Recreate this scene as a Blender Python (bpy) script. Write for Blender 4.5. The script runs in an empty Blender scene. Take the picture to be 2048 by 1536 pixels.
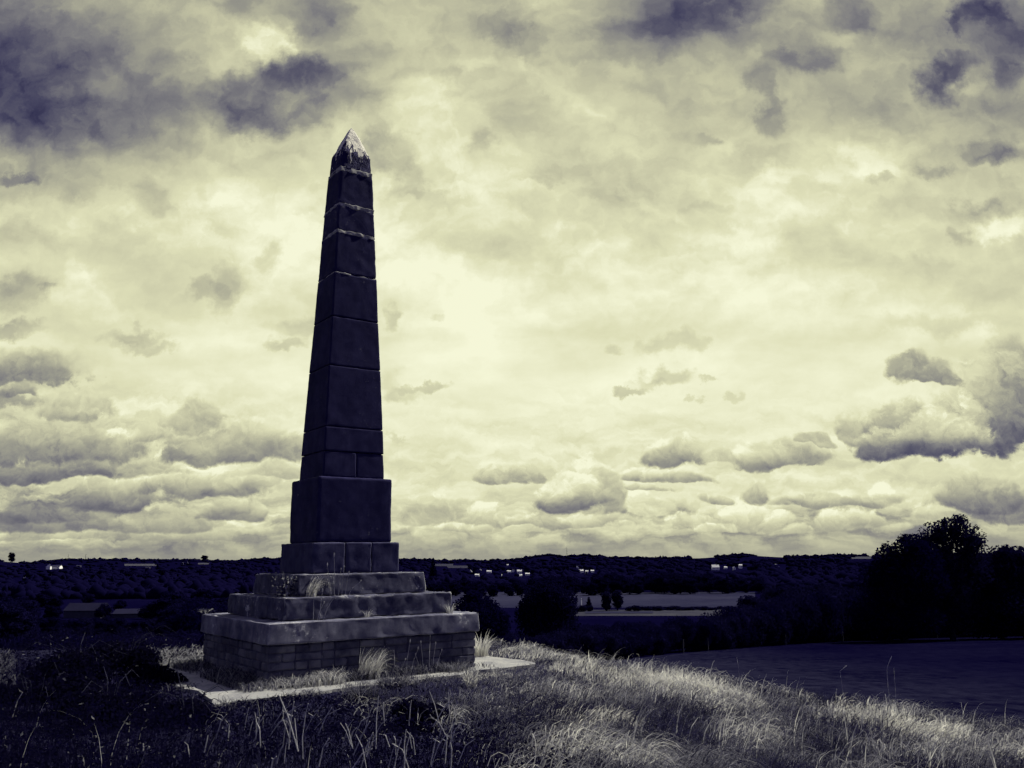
import bpy, bmesh, math, random
import numpy as np
from mathutils import Vector, Matrix, noise as mnoise

C = bpy.context.scene.collection
F = 1700.0                      # focal length in pixels of the 2048 px photograph
PITCH = math.radians(11.67)
ROLL = math.radians(-0.71)       # the photograph's horizon climbs slightly to the right
CAM = Vector((0.0, 0.0, 1.0))   # eye, one metre above the foot of the obelisk
R = math.radians

def srgb(r, g, b):
    def f(c):
        c /= 255.0
        return c / 12.92 if c <= 0.04045 else ((c + 0.055) / 1.055) ** 2.4
    return (f(r), f(g), f(b), 1.0)

CAM_R = Matrix.Rotation(math.pi / 2 + PITCH, 3, 'X') @ Matrix.Rotation(ROLL, 3, 'Z')
def ray(px, py):
    return CAM_R @ Vector(((px - 1024) / F, (768 - py) / F, -1.0))

def at(px, py, Y):
    d = ray(px, py)
    return CAM + d * (Y / d.y)

def on_plane(px, py, z):
    d = ray(px, py)
    return CAM + d * ((z - CAM.z) / d.z)

# ------------------------------------------------------------------ camera
cam = bpy.data.cameras.new('camera')
cam_o = bpy.data.objects.new('camera', cam)
C.objects.link(cam_o)
cam_o.location = CAM
cam_o.rotation_euler = CAM_R.to_euler()
cam.sensor_width = 36.0
cam.lens = F / 2048 * 36.0
cam.clip_start = 0.05
cam.clip_end = 30000
sc = bpy.context.scene
sc.camera = cam_o
sc.view_settings.view_transform = 'Standard'
sc.view_settings.look = 'None'
sc.view_settings.exposure = 0.35
sc.view_settings.gamma = 1
sc.render.engine = 'CYCLES'
sc.cycles.max_bounces = 5
sc.cycles.diffuse_bounces = 2
sc.cycles.transparent_max_bounces = 6
sc.cycles.use_adaptive_sampling = True
sc.cycles.adaptive_threshold = 0.03
sc.cycles.adaptive_min_samples = 12
# ------------------------------------------------------------------ sky: sun, Nishita sky, broken cloud cover
SUN_AZ, SUN_EL = R(58), R(47)       # to the right of the view, high, behind the obelisk
sun = bpy.data.lights.new('sun', 'SUN')
sun.energy = 5.0
sun.angle = R(1.2)
sun.color = (1.0, 0.97, 0.86)
sun_o = bpy.data.objects.new('sun', sun)
C.objects.link(sun_o)
sd = Vector((math.sin(SUN_AZ) * math.cos(SUN_EL), math.cos(SUN_AZ) * math.cos(SUN_EL), math.sin(SUN_EL)))
sun_o.rotation_euler = sd.to_track_quat('Z', 'Y').to_euler()

world = bpy.data.worlds.new('World')
sc.world = world
world.use_nodes = True
wt = world.node_tree
wt.nodes.clear()
WN, WL = wt.nodes, wt.links

def wm(op, a, b=None, c=None, clamp=False):
    n = WN.new('ShaderNodeMath'); n.operation = op; n.use_clamp = clamp
    for i, v in enumerate((a, b, c)):
        if v is None: continue
        if isinstance(v, (int, float)): n.inputs[i].default_value = v
        else: WL.new(v, n.inputs[i])
    return n.outputs[0]

def wv(op, a, b=None, c=None):
    n = WN.new('ShaderNodeVectorMath'); n.operation = op
    for i, v in enumerate((a, b, c)):
        if v is None: continue
        if isinstance(v, (tuple, list)): n.inputs[i].default_value = v
        else: WL.new(v, n.inputs[i])
    return n.outputs['Value'] if op in ('LENGTH', 'DOT_PRODUCT') else n.outputs[0]

def wmap(v, a, b, c, d, kind='SMOOTHSTEP'):
    n = WN.new('ShaderNodeMapRange'); n.interpolation_type = kind
    WL.new(v, n.inputs[0])
    for i, k in enumerate((a, b, c, d)): n.inputs[i + 1].default_value = k
    return n.outputs[0]

def wnoise(vec, scale, detail, rough=0.55, dist=0.0, color=False):
    n = WN.new('ShaderNodeTexNoise'); n.noise_dimensions = '2D'
    WL.new(vec, n.inputs['Vector'])
    n.inputs['Scale'].default_value = scale
    n.inputs['Detail'].default_value = detail
    n.inputs['Roughness'].default_value = rough
    n.inputs['Distortion'].default_value = dist
    return n.outputs['Color'] if color else n.outputs['Fac']

tc = WN.new('ShaderNodeTexCoord')
sep = WN.new('ShaderNodeSeparateXYZ')
WL.new(tc.outputs['Generated'], sep.inputs[0])
dx, dy, dz = sep.outputs
ysafe = wm('MAXIMUM', dy, 0.15)
u = wm('DIVIDE', dx, ysafe)
v = wm('DIVIDE', dz, ysafe)
comb = WN.new('ShaderNodeCombineXYZ')
WL.new(u, comb.inputs[0]); WL.new(v, comb.inputs[1])
UV = comb.outputs[0]
# cloud-deck coordinates: flatten towards the horizon like a real deck seen from below
deck = wm('ADD', wm('MAXIMUM', dz, 0.0), 0.16)
comb2 = WN.new('ShaderNodeCombineXYZ')
WL.new(wm('DIVIDE', dx, deck), comb2.inputs[0]); WL.new(wm('DIVIDE', dy, deck), comb2.inputs[1])
Q = comb2.outputs[0]

def centred(col, s):
    return wv('MULTIPLY', wv('SUBTRACT', col, (0.5, 0.5, 0.5)), s)
n1 = centred(wnoise(UV, 9.0, 2.0, 0.5, color=True), (0.11, 0.075, 0))
n2 = centred(wnoise(UV, 34.0, 5.0, 0.62, color=True), (0.046, 0.036, 0))
UVs = wv('ADD', UV, wv('SCALE', n1, None))
UVs.node.inputs[1].links[0].from_node.inputs['Scale'].default_value = 0.45
wob = WN.new('ShaderNodeCombineXYZ'); wob.inputs[0].default_value = 1.0
WL.new(wmap(v, 0.0, 0.22, 0.30, 1.0), wob.inputs[1])
W = wv('ADD', UV, wv('MULTIPLY', wv('ADD', wv('SUBTRACT', UVs, UV), n2), wob.outputs[0]))

def uv_of(px, py):
    d = ray(px, py)
    return d.x / d.y, d.z / d.y

blob_sum = [None]
def blob(px, py, rx, ry, amp, core=0.15):
    cu, cv = uv_of(px, py)
    ru = abs(uv_of(px + rx, py)[0] - uv_of(px - rx, py)[0]) / 2
    rv = abs(uv_of(px, py + ry)[1] - uv_of(px, py - ry)[1]) / 2
    q = wv('MULTIPLY_ADD', W, (1 / ru, 1 / rv, 0), (-cu / ru, -cv / rv, 0))
    m = wmap(wv('LENGTH', q), core, 1.25, amp, 0.0)
    blob_sum[0] = m if blob_sum[0] is None else wm('ADD', blob_sum[0], m)

BLOBS = [
 # upper left: the heavy bank and the torn cloud beside it
 (40,200,440,180,-.30,.1),(0,40,240,220,-.17,.1),(190,245,310,66,-.10,.1),(0,150,90,60,-.06,.2),(90,20,140,60,-.06,.1),
 (205,165,90,38,.12,.1),(430,70,200,95,.13,.1),(280,110,60,40,.07,.1),
 (545,85,52,42,.11,.5),(500,105,60,34,.06,.4),(575,100,24,18,.06,.5),
 (565,190,150,80,-.27,.6),(600,150,90,40,-.10,.5),(500,245,90,36,-.10,.3),(640,240,60,40,-.08,.4),
 (640,35,70,60,-.20,.2),(700,120,80,60,-.08,.1),(480,0,70,30,-.14,.1),
 (745,230,55,70,-.14,.2),(770,300,60,45,-.18,.3),(815,345,48,38,-.12,.3),(850,378,40,14,-.08,.3),(690,330,70,30,-.05,.2),
 # upper middle and right
 (1000,50,70,60,-.15,.2),(1055,75,70,35,-.12,.3),(1040,100,60,28,-.06,.2),(905,150,42,22,-.13,.2),(970,290,36,28,-.14,.3),(1060,225,130,55,-.08,.1),
 (1385,10,170,75,-.36,.2),(1255,55,60,35,-.12,.2),(1320,90,40,50,-.12,.2),(1230,115,110,20,-.06,.2),
 (1615,120,74,34,-.19,.25),(1560,112,36,22,-.12,.3),(1545,230,38,50,-.16,.4),(1522,160,28,26,-.13,.4),(1620,85,60,15,-.06,.2),
 (1715,30,60,55,-.18,.3),(1660,190,150,50,-.06,.1),(1740,235,150,50,-.05,.1),
 (1880,165,50,42,-.36,.25),(1905,130,44,28,-.18,.2),(1915,120,80,32,-.10,.2),(1958,22,66,44,-.30,.2),(2030,85,80,55,-.22,.2),(2015,150,46,34,-.26,.2),
 (1900,60,190,90,-.16,.1),(2050,20,90,60,-.16,.1),(1905,50,18,26,-.15,.3),
 (1985,305,72,28,-.22,.3),(2005,312,34,16,-.10,.4),(1965,328,42,14,-.12,.4),(1990,225,110,60,-.13,.1),(2020,400,110,80,-.10,.1),(1835,330,30,30,-.10,.3),
 (1955,425,62,26,-.16,.4),(1985,455,80,34,.13,.55),(1900,470,26,26,-.10,.3),(1760,358,30,10,-.12,.3),(1870,350,40,14,-.10,.3),
 (1740,320,80,42,.06,.3),(1500,330,60,25,-.05,.2),(1560,310,60,30,-.05,.3),(1425,285,40,14,-.10,.2),(1460,440,60,25,-.04,.2),(1420,420,80,14,-.06,.2),
 (1220,395,50,22,-.09,.2),(1085,360,40,10,-.08,.3),(1270,380,60,20,-.05,.2),(1350,500,60,14,-.04,.2),
 (1880,645,200,22,-.08,.2),(1990,580,200,70,-.07,.1),(1780,535,130,22,-.04,.2),
 # left middle
 (455,560,48,34,-.13,.4),(455,610,30,34,-.14,.4),(405,585,50,24,-.12,.4),(540,515,34,36,-.13,.4),(600,660,60,22,-.12,.3),(570,692,44,14,-.14,.4),
 (35,590,78,48,-.17,.3),(95,577,22,12,-.10,.3),(20,662,88,17,-.20,.4),(275,672,66,18,-.15,.4),(320,695,56,14,-.13,.4),(255,690,30,14,-.08,.3),(270,647,18,9,-.08,.3),
 (50,735,130,38,-.20,.3),(20,790,52,18,-.20,.4),(130,400,60,50,-.08,.1),(20,480,90,45,-.10,.1),(310,395,48,40,-.09,.2),(20,350,40,13,-.16,.4),(45,360,20,10,-.1,.3),
 (460,790,60,24,-.05,.3),
 # right middle
 (785,760,40,50,-.08,.3),(850,775,56,11,-.15,.4),(800,792,40,16,-.10,.3),(875,640,26,10,-.07,.3),(770,632,22,22,-.12,.3),(793,885,10,14,-.1,.3),
 (1345,750,50,20,-.15,.3),(1270,780,36,10,-.17,.4),(1310,765,40,12,-.09,.3),(1330,690,60,20,-.09,.3),(1230,700,20,12,-.08,.3),(1380,680,20,20,-.07,.3),
 (1478,790,16,11,-.08,.3),(1402,797,12,8,-.09,.3),(1420,750,16,6,-.1,.3),
 (1850,738,58,22,-.20,.55),(1815,735,26,14,-.08,.4),
 (1810,790,80,45,.04,.4),(2035,735,58,78,-.22,.45),
]
for b_ in BLOBS:
    blob(*b_)

# base brightness over elevation, broad light and dark areas, fine cloud texture with lit tops
base = WN.new('ShaderNodeValToRGB')
WL.new(wm('MULTIPLY', v, 1.25), base.inputs[0])
for e in base.color_ramp.elements[1:]: base.color_ramp.elements.remove(e)
def stop(ramp, p, c, first=False):
    e = ramp.elements[0] if first else ramp.elements.new(p)
    e.position = p; e.color = c
for i, (py, val) in enumerate(((1118,.66),(1085,.71),(1045,.82),(1000,.91),(920,.945),(800,.965),(620,.965),(460,.94),(330,.88),(200,.81),(60,.74))):
    stop(base.color_ramp, uv_of(1024, py)[1] * 1.25, (val, val, val, 1), i == 0)

fb = wnoise(Q, 2.1, 7.0, 0.52, 0.1)
Qup = wv('ADD', Q, (0.02, 0.13, 0))
fb2 = wnoise(Qup, 2.1, 7.0, 0.52, 0.1)
relief = wm('SUBTRACT', fb, fb2)
Wst = wv('MULTIPLY', W, (9.0, 24.0, 1.0))
lowf = wnoise(Wst, 1.0, 6.0, 0.6, 0.2)
Wst2 = wv('ADD', Wst, (0.06, 0.26, 0))
lowf2 = wnoise(Wst2, 1.0, 6.0, 0.6, 0.2)
low_mask = wmap(v, 0.03, 0.26, 1.0, 0.0)
low_mask = wm('MULTIPLY', low_mask, wmap(v, 0.0, 0.045, 0.25, 1.0))
high_mask = wmap(v, 0.10, 0.45, 0.22, 1.0)
side = wm('MAXIMUM', wmap(u, -0.55, -0.15, 1.0, 0.30), wmap(v, 0.03, 0.10, 0.85, 0.0))
grain = wnoise(W, 26.0, 6.0, 0.6, 0.3)
L = wm('MULTIPLY_ADD', blob_sum[0], wm('MULTIPLY_ADD', grain, 0.9, 0.50), base.outputs[0])
bil = wnoise(wv('MULTIPLY', W, (1.0, 1.25, 1.0)), 8.0, 7.0, 0.52, 0.15)
bil2 = wnoise(wv('MULTIPLY', wv('ADD', W, (0.004, 0.016, 0)), (1.0, 1.25, 1.0)), 8.0, 7.0, 0.52, 0.15)
hm2 = wmap(v, 0.16, 0.46, 0.10, 1.0)
L = wm('MULTIPLY_ADD', wm('MULTIPLY', wm('SUBTRACT', bil, 0.52), hm2), 0.30, L)
L = wm('MULTIPLY_ADD', wm('MULTIPLY', wm('SUBTRACT', bil, bil2), hm2), 0.26, L)
L = wm('MULTIPLY_ADD', wm('MULTIPLY', wm('SUBTRACT', fb, 0.5), high_mask), 0.34, L)
L = wm('MULTIPLY_ADD', wm('MULTIPLY', relief, high_mask), 0.14, L)
L = wm('MULTIPLY_ADD', wm('MULTIPLY', wm('MULTIPLY', wm('SUBTRACT', lowf, lowf2), low_mask), side), 1.15, L)
L = wm('MULTIPLY_ADD', wm('MULTIPLY', wm('MINIMUM', wm('SUBTRACT', lowf, 0.52), 0.0), wm('MULTIPLY', low_mask, side)), 0.9, L)

def cumulus(px, py, rx, h, top, bot, alpha=0.9):
    """one heaped cloud: flat base at row py, billowing up by h, lit on top and grey underneath"""
    global L
    cu, cv = uv_of(px, py)
    ru = abs(uv_of(px + rx, py)[0] - uv_of(px - rx, py)[0]) / 2 * 1.12
    rv = abs(uv_of(px, py - h)[1] - cv) * 1.1
    st = WN.new('ShaderNodeCombineXYZ')       # carrying the brightness along as z keeps the node chain strictly serial
    WL.new(WCx, st.inputs[0]); WL.new(WCy, st.inputs[1]); WL.new(L, st.inputs[2])
    q = wv('MULTIPLY_ADD', st.outputs[0], (1 / ru, 1 / rv, 1), (-cu / ru, -cv / rv, 0))
    s_ = WN.new('ShaderNodeSeparateXYZ'); WL.new(q, s_.inputs[0])
    y2 = wm('MAXIMUM', s_.outputs[1], wm('MULTIPLY', s_.outputs[1], -2.7))
    d2 = wm('MULTIPLY_ADD', y2, y2, wm('MULTIPLY', s_.outputs[0], s_.outputs[0]))
    m = wmap(wm('ADD', d2, puff), 0.50 if px < 640 else 0.55, 1.08 if px < 640 else 1.08, alpha * (0.86 if px < 640 else 1.0), 0.0)
    rim = wm('MULTIPLY', wmap(d2, 0.30, 0.95, 0.0, 0.13), wmap(s_.outputs[1], 0.05, 0.35, 0.0, 1.0))
    val = wm('ADD', wm('ADD', wmap(s_.outputs[1], -0.30, 0.62, bot + 0.05, top), rim), tuft)
    n = WN.new('ShaderNodeMix'); n.data_type = 'FLOAT'
    WL.new(m, n.inputs[0]); WL.new(s_.outputs[2], n.inputs[2]); WL.new(val, n.inputs[3])
    L = n.outputs[0]
tu1 = wnoise(W, 30.0, 5.0, 0.6, 0.2)
tu2 = wnoise(wv('ADD', W, (0.002, 0.007, 0)), 30.0, 5.0, 0.6, 0.2)
tuft = wm('MULTIPLY', wm('SUBTRACT', tu1, tu2), 0.40)
vor = WN.new('ShaderNodeTexVoronoi'); vor.voronoi_dimensions = '2D'; vor.feature = 'SMOOTH_F1'
vor.inputs['Scale'].default_value = 21.0; vor.inputs['Detail'].default_value = 2.0; vor.inputs['Roughness'].default_value = 0.55
vor.inputs['Smoothness'].default_value = 0.35; vor.inputs['Lacunarity'].default_value = 2.3
WL.new(wv('MULTIPLY', wv('ADD', UV, wv('SCALE', n2, None)), (1.0, 1.5, 1.0)), vor.inputs['Vector'])
for n_ in WN:
    if n_.bl_idname == 'ShaderNodeVectorMath' and n_.operation == 'SCALE': n_.inputs['Scale'].default_value = 0.45
puff = wm('MULTIPLY_ADD', wm('SUBTRACT', wnoise(W, 44.0, 5.0, 0.65, 0.2), 0.5), 0.95, wm('MULTIPLY', wm('SUBTRACT', vor.outputs['Distance'], 0.46), 0.52))
tuft = wm('MULTIPLY_ADD', puff, -0.12, tuft)
n3 = centred(wnoise(UV, 14.0, 4.0, 0.5, color=True), (0.09, 0.05, 0))
WC = wv('ADD', UV, wv('MULTIPLY', n3, wob.outputs[0]))
sw = WN.new('ShaderNodeSeparateXYZ'); WL.new(WC, sw.inputs[0])
WCx, WCy = sw.outputs[0], sw.outputs[1]
for c_ in [
 (150,1074,230,16,.84,.64,.7),(420,1077,170,14,.78,.60,.6),(560,1062,80,18,.9,.72,.7),
 (100,1052,180,42,.74,.46,.9),(330,1054,160,38,.78,.52,.85),(470,1030,80,34,.84,.42,.95),
 (60,1035,130,40,.62,.44,.8),(230,1005,115,55,.84,.38,.95),(400,980,145,50,.96,.42,.95),
 (250,943,115,40,.82,.58,.8),(90,950,180,42,.72,.36,.95),(100,905,215,75,.84,.47,.9),
 (540,948,100,25,.88,.62,.8),(480,905,175,75,.87,.44,.95),(400,850,75,55,.80,.58,.8),(290,872,62,38,.92,.62,.7),
 (150,826,72,42,.86,.62,.8),(205,842,30,26,.98,.8,.8),(60,762,135,48,.77,.50,.9),(25,797,55,22,.76,.54,.9),
 (870,1037,85,42,.86,.66,.8),(990,1047,64,40,.94,.64,.9),(1085,1049,54,30,.93,.56,.9),(950,1060,80,14,.96,.68,.8),(1180,1047,95,24,.93,.64,.8),
 (1000,958,88,32,.87,.60,.9),(1190,972,52,72,1.0,.80,.9),(1215,1000,48,70,.85,.60,.8),(1135,1005,82,52,1.0,.38,1.0),
 (1295,1020,48,36,1.0,.84,.9),(1370,1047,44,25,1.0,.78,.8),(1480,1046,74,50,1.02,.70,.95),(1537,1041,48,22,1.0,.74,.8),
 (985,1022,40,20,1.0,.82,.6),(1060,1062,36,12,.98,.78,.5),(1240,1058,44,16,1.0,.78,.6),(1345,1066,40,12,.98,.76,.5),(1430,1062,50,14,1.0,.76,.5),(1590,1060,46,14,.99,.76,.5),(1790,1058,50,14,.97,.72,.5),(1110,968,40,26,1.03,.9,.7),(1165,940,30,34,1.04,.92,.7),
 (1310,986,58,14,.86,.60,.8),(1335,963,90,28,.94,.53,.9),(1375,919,80,55,.94,.48,.95),(1470,915,50,30,.86,.72,.7),(1558,922,80,52,.92,.52,.95),(1625,890,34,24,.8,.66,.8),
 (1425,1004,30,17,.85,.58,.9),(1518,993,42,45,.86,.56,.95),
 (1650,1006,100,24,.86,.56,.9),(1770,998,50,38,1.0,.70,.9),(1725,1009,54,20,.85,.56,.85),(1700,1046,64,36,1.02,.66,.95),
 (1880,1032,48,30,1.0,.74,.8),(2030,1022,75,60,.82,.48,.9),(1965,1006,105,60,.82,.44,.9),
 (1708,866,42,54,.82,.62,.8),(1780,852,70,58,.80,.50,.8),(2000,852,110,150,.84,.40,.85),(2045,800,70,120,.72,.36,.8),(1930,872,125,92,.90,.38,.95),(2035,846,85,165,.82,.36,.92),(1855,892,150,78,.95,.28,.97),
 (1850,758,68,44,.74,.56,.9),
]:
    cumulus(*c_)
# broad falling-off of the bright opening towards both sides
au = wm('ABSOLUTE', wm('SUBTRACT', u, 0.03))
L = wm('ADD', L, wmap(au, 0.25, 0.80, 0.0, -0.10))
# unseen sky overhead and behind, made dark and blue to shape the light
back = wmap(dy, 0.55, 0.05, 0.0, 1.0)
over = wmap(dz, 0.60, 0.90, 0.0, 1.0)
dark = wm('MAXIMUM', back, over)
dark_L = wm('MULTIPLY_ADD', wm('SUBTRACT', fb, 0.5), 0.25, 0.24)
mixL = WN.new('ShaderNodeMix'); mixL.data_type = 'FLOAT'
WL.new(dark, mixL.inputs[0]); WL.new(L, mixL.inputs[2]); WL.new(dark_L, mixL.inputs[3])
L = wm('MINIMUM', wm('MAXIMUM', mixL.outputs[0], 0.0), 1.0)
tone = WN.new('ShaderNodeValToRGB')
WL.new(L, tone.inputs[0])
for e in tone.color_ramp.elements[1:]: tone.color_ramp.elements.remove(e)
for i, (p, c) in enumerate(((0,(6,4,40)),(.12,(36,34,70)),(.25,(70,69,94)),(.36,(92,91,107)),(.5,(126,125,127)),(.64,(160,159,143)),(.78,(196,195,164)),(.90,(222,222,184)),(1.0,(246,247,216)))):
    stop(tone.color_ramp, p, srgb(*c), i == 0)

# clear air above the cloud deck
nish = WN.new('ShaderNodeTexSky')
nish.sky_type = 'NISHITA'
nish.sun_disc = False
nish.sun_elevation = SUN_EL
nish.sun_rotation = SUN_AZ
bg1 = WN.new('ShaderNodeBackground'); bg1.inputs['Strength'].default_value = 0.05
WL.new(nish.outputs[0], bg1.inputs['Color'])
bg2 = WN.new('ShaderNodeBackground'); bg2.inputs['Strength'].default_value = 0.79
blue = WN.new('ShaderNodeMix'); blue.data_type = 'RGBA'
WL.new(dark, blue.inputs[0]); WL.new(tone.outputs[0], blue.inputs[6])
tint_b = WN.new('ShaderNodeMix'); tint_b.data_type = 'RGBA'      # uneven blue added to the unseen sky to tint the shade
WL.new(wmap(fb, 0.35, 0.65, 0.0, 1.0), tint_b.inputs[0])
tint_b.inputs[6].default_value = (0.085, 0.08, 0.22, 1); tint_b.inputs[7].default_value = (0.17, 0.165, 0.32, 1)
WL.new(tint_b.outputs[2], blue.inputs[7])
WL.new(blue.outputs[2], bg2.inputs['Color'])
mixs = WN.new('ShaderNodeMixShader')
mixs.inputs[0].default_value = 0.985
WL.new(bg1.outputs[0], mixs.inputs[1]); WL.new(bg2.outputs[0], mixs.inputs[2])
wo = WN.new('ShaderNodeOutputWorld')
WL.new(mixs.outputs[0], wo.inputs[0])
world.cycles.sampling_method = 'MANUAL'
world.cycles.sample_map_resolution = 512
# ------------------------------------------------------------------ helpers: objects, materials, meshes
def tag(o, label=None, cat=None, group=None, kind=None):
    if label: o['label'] = label
    if cat: o['category'] = cat
    if group: o['group'] = group
    if kind: o['kind'] = kind
    return o

def empty(name, loc=(0, 0, 0), rz=0.0):
    o = bpy.data.objects.new(name, None)
    C.objects.link(o)
    o.location = loc; o.rotation_euler = (0, 0, rz)
    o.empty_display_size = 0.2
    return o

def link_mesh(name, me, mat=None, parent=None, smooth=False):
    if mat: me.materials.append(mat)
    me.polygons.foreach_set('use_smooth', np.full(len(me.polygons), bool(smooth)))
    o = bpy.data.objects.new(name, me)
    C.objects.link(o)
    if parent: o.parent = parent
    return o

def np_mesh(name, verts, faces_list, col=None):
    """verts (n,3); faces_list: list of int arrays (m,k); optional per-vertex colour (n,3)"""
    me = bpy.data.meshes.new(name)
    verts = np.asarray(verts, dtype=np.float32)
    me.vertices.add(len(verts)); me.vertices.foreach_set('co', verts.ravel())
    loops = np.concatenate([f.ravel() for f in faces_list]).astype(np.int32)
    sizes = np.concatenate([np.full(len(f), f.shape[1]) for f in faces_list]).astype(np.int32)
    me.loops.add(len(loops)); me.loops.foreach_set('vertex_index', loops)
    me.polygons.add(len(sizes))
    starts = np.concatenate(([0], np.cumsum(sizes)[:-1])).astype(np.int32)
    me.polygons.foreach_set('loop_start', starts)
    me.polygons.foreach_set('loop_total', sizes)
    if col is not None:
        at_ = me.color_attributes.new('tint', 'FLOAT_COLOR', 'POINT')
        c4 = np.ones((len(verts), 4), dtype=np.float32); c4[:, :3] = col
        at_.data.foreach_set('color', c4.ravel())
    me.update(calc_edges=True)
    me.validate()
    return me

class MB:
    """collects boxes and tubes into one mesh"""
    def __init__(self): self.v = []; self.f = []
    def poly(self, vs, fs):
        k = len(self.v); self.v += [tuple(p) for p in vs]; self.f += [tuple(k + i for i in f) for f in fs]
    def box(self, lo, hi):
        (a, b, c), (d, e, g) = lo, hi
        self.poly([(a,b,c),(d,b,c),(d,e,c),(a,e,c),(a,b,g),(d,b,g),(d,e,g),(a,e,g)],
                  [(0,3,2,1),(4,5,6,7),(0,1,5,4),(1,2,6,5),(2,3,7,6),(3,0,4,7)])
    def tube(self, pts, rads, n=6):
        pts = [Vector(p) for p in pts]; rings = []
        for i, p in enumerate(pts):
            d = (pts[min(i + 1, len(pts) - 1)] - pts[max(i - 1, 0)]).normalized()
            a = d.orthogonal().normalized(); b = d.cross(a)
            rings.append([p + (a * math.cos(2 * math.pi * k / n) + b * math.sin(2 * math.pi * k / n)) * rads[i] for k in range(n)])
        vs = [q for r_ in rings for q in r_]; fs = []
        for i in range(len(pts) - 1):
            for k in range(n):
                fs.append((i * n + k, i * n + (k + 1) % n, (i + 1) * n + (k + 1) % n, (i + 1) * n + k))
        fs.append(tuple(range(n - 1, -1, -1))); fs.append(tuple((len(pts) - 1) * n + k for k in range(n)))
        self.poly(vs, fs)
    def build(self, name, mat, parent=None, smooth=False):
        me = bpy.data.meshes.new(name); me.from_pydata(self.v, [], self.f); me.update()
        return link_mesh(name, me, mat, parent, smooth)

def material(name):
    m = bpy.data.materials.new(name); m.use_nodes = True
    nt = m.node_tree; nt.nodes.clear()
    out = nt.nodes.new('ShaderNodeOutputMaterial')
    return m, nt, out

def N(nt, kind, **kw):
    n = nt.nodes.new(kind)
    for k, v_ in kw.items():
        setattr(n, k, v_)
    return n

def noise_node(nt, vec, scale, detail=6, rough=0.6, dist=0.0):
    n = N(nt, 'ShaderNodeTexNoise')
    n.inputs['Scale'].default_value = scale; n.inputs['Detail'].default_value = detail
    n.inputs['Roughness'].default_value = rough; n.inputs['Distortion'].default_value = dist
    if vec is not None: nt.links.new(vec, n.inputs['Vector'])
    return n.outputs['Fac']

def ramp(nt, fac, stops):
    r_ = N(nt, 'ShaderNodeValToRGB')
    nt.links.new(fac, r_.inputs[0])
    el = r_.color_ramp.elements
    while len(el) > 1: el.remove(el[-1])
    for i, (p, c) in enumerate(stops):
        e = el[0] if i == 0 else el.new(p)
        e.position = p
        e.color = (c[0], c[1], c[2], 1) if hasattr(c, '__len__') else (c, c, c, 1)
    return r_.outputs[0]

def mixc(nt, fac, a, b):
    n = N(nt, 'ShaderNodeMix', data_type='RGBA')
    for i, v_ in ((0, fac), (6, a), (7, b)):
        if isinstance(v_, (int, float)): n.inputs[i].default_value = v_
        elif isinstance(v_, tuple): n.inputs[i].default_value = (v_[0], v_[1], v_[2], 1)
        else: nt.links.new(v_, n.inputs[i])
    return n.outputs[2]

def mth(nt, op, a, b=None, c=None, clamp=False):
    n = N(nt, 'ShaderNodeMath', operation=op); n.use_clamp = clamp
    for i, v_ in enumerate((a, b, c)):
        if v_ is None: continue
        if isinstance(v_, (int, float)): n.inputs[i].default_value = v_
        else: nt.links.new(v_, n.inputs[i])
    return n.outputs[0]

def coords(nt, scale=None):
    g = N(nt, 'ShaderNodeNewGeometry').outputs['Position']
    if scale is None: return g
    m = N(nt, 'ShaderNodeVectorMath', operation='MULTIPLY')
    nt.links.new(g, m.inputs[0]); m.inputs[1].default_value = scale
    return m.outputs[0]

def rough_surface(nt, out, color, bump_fac=None, strength=0.4, dist=0.02, rough=0.9, spec=0.2):
    p = N(nt, 'ShaderNodeBsdfPrincipled')
    p.inputs['Roughness'].default_value = rough
    p.inputs['Specular IOR Level'].default_value = spec
    if isinstance(color, tuple): p.inputs['Base Color'].default_value = (*color[:3], 1)
    else: nt.links.new(color, p.inputs['Base Color'])
    if bump_fac is not None:
        b = N(nt, 'ShaderNodeBump'); b.inputs['Strength'].default_value = strength; b.inputs['Distance'].default_value = dist
        nt.links.new(bump_fac, b.inputs['Height']); nt.links.new(b.outputs[0], p.inputs['Normal'])
    nt.links.new(p.outputs[0], out.inputs[0])
    return p

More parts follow.
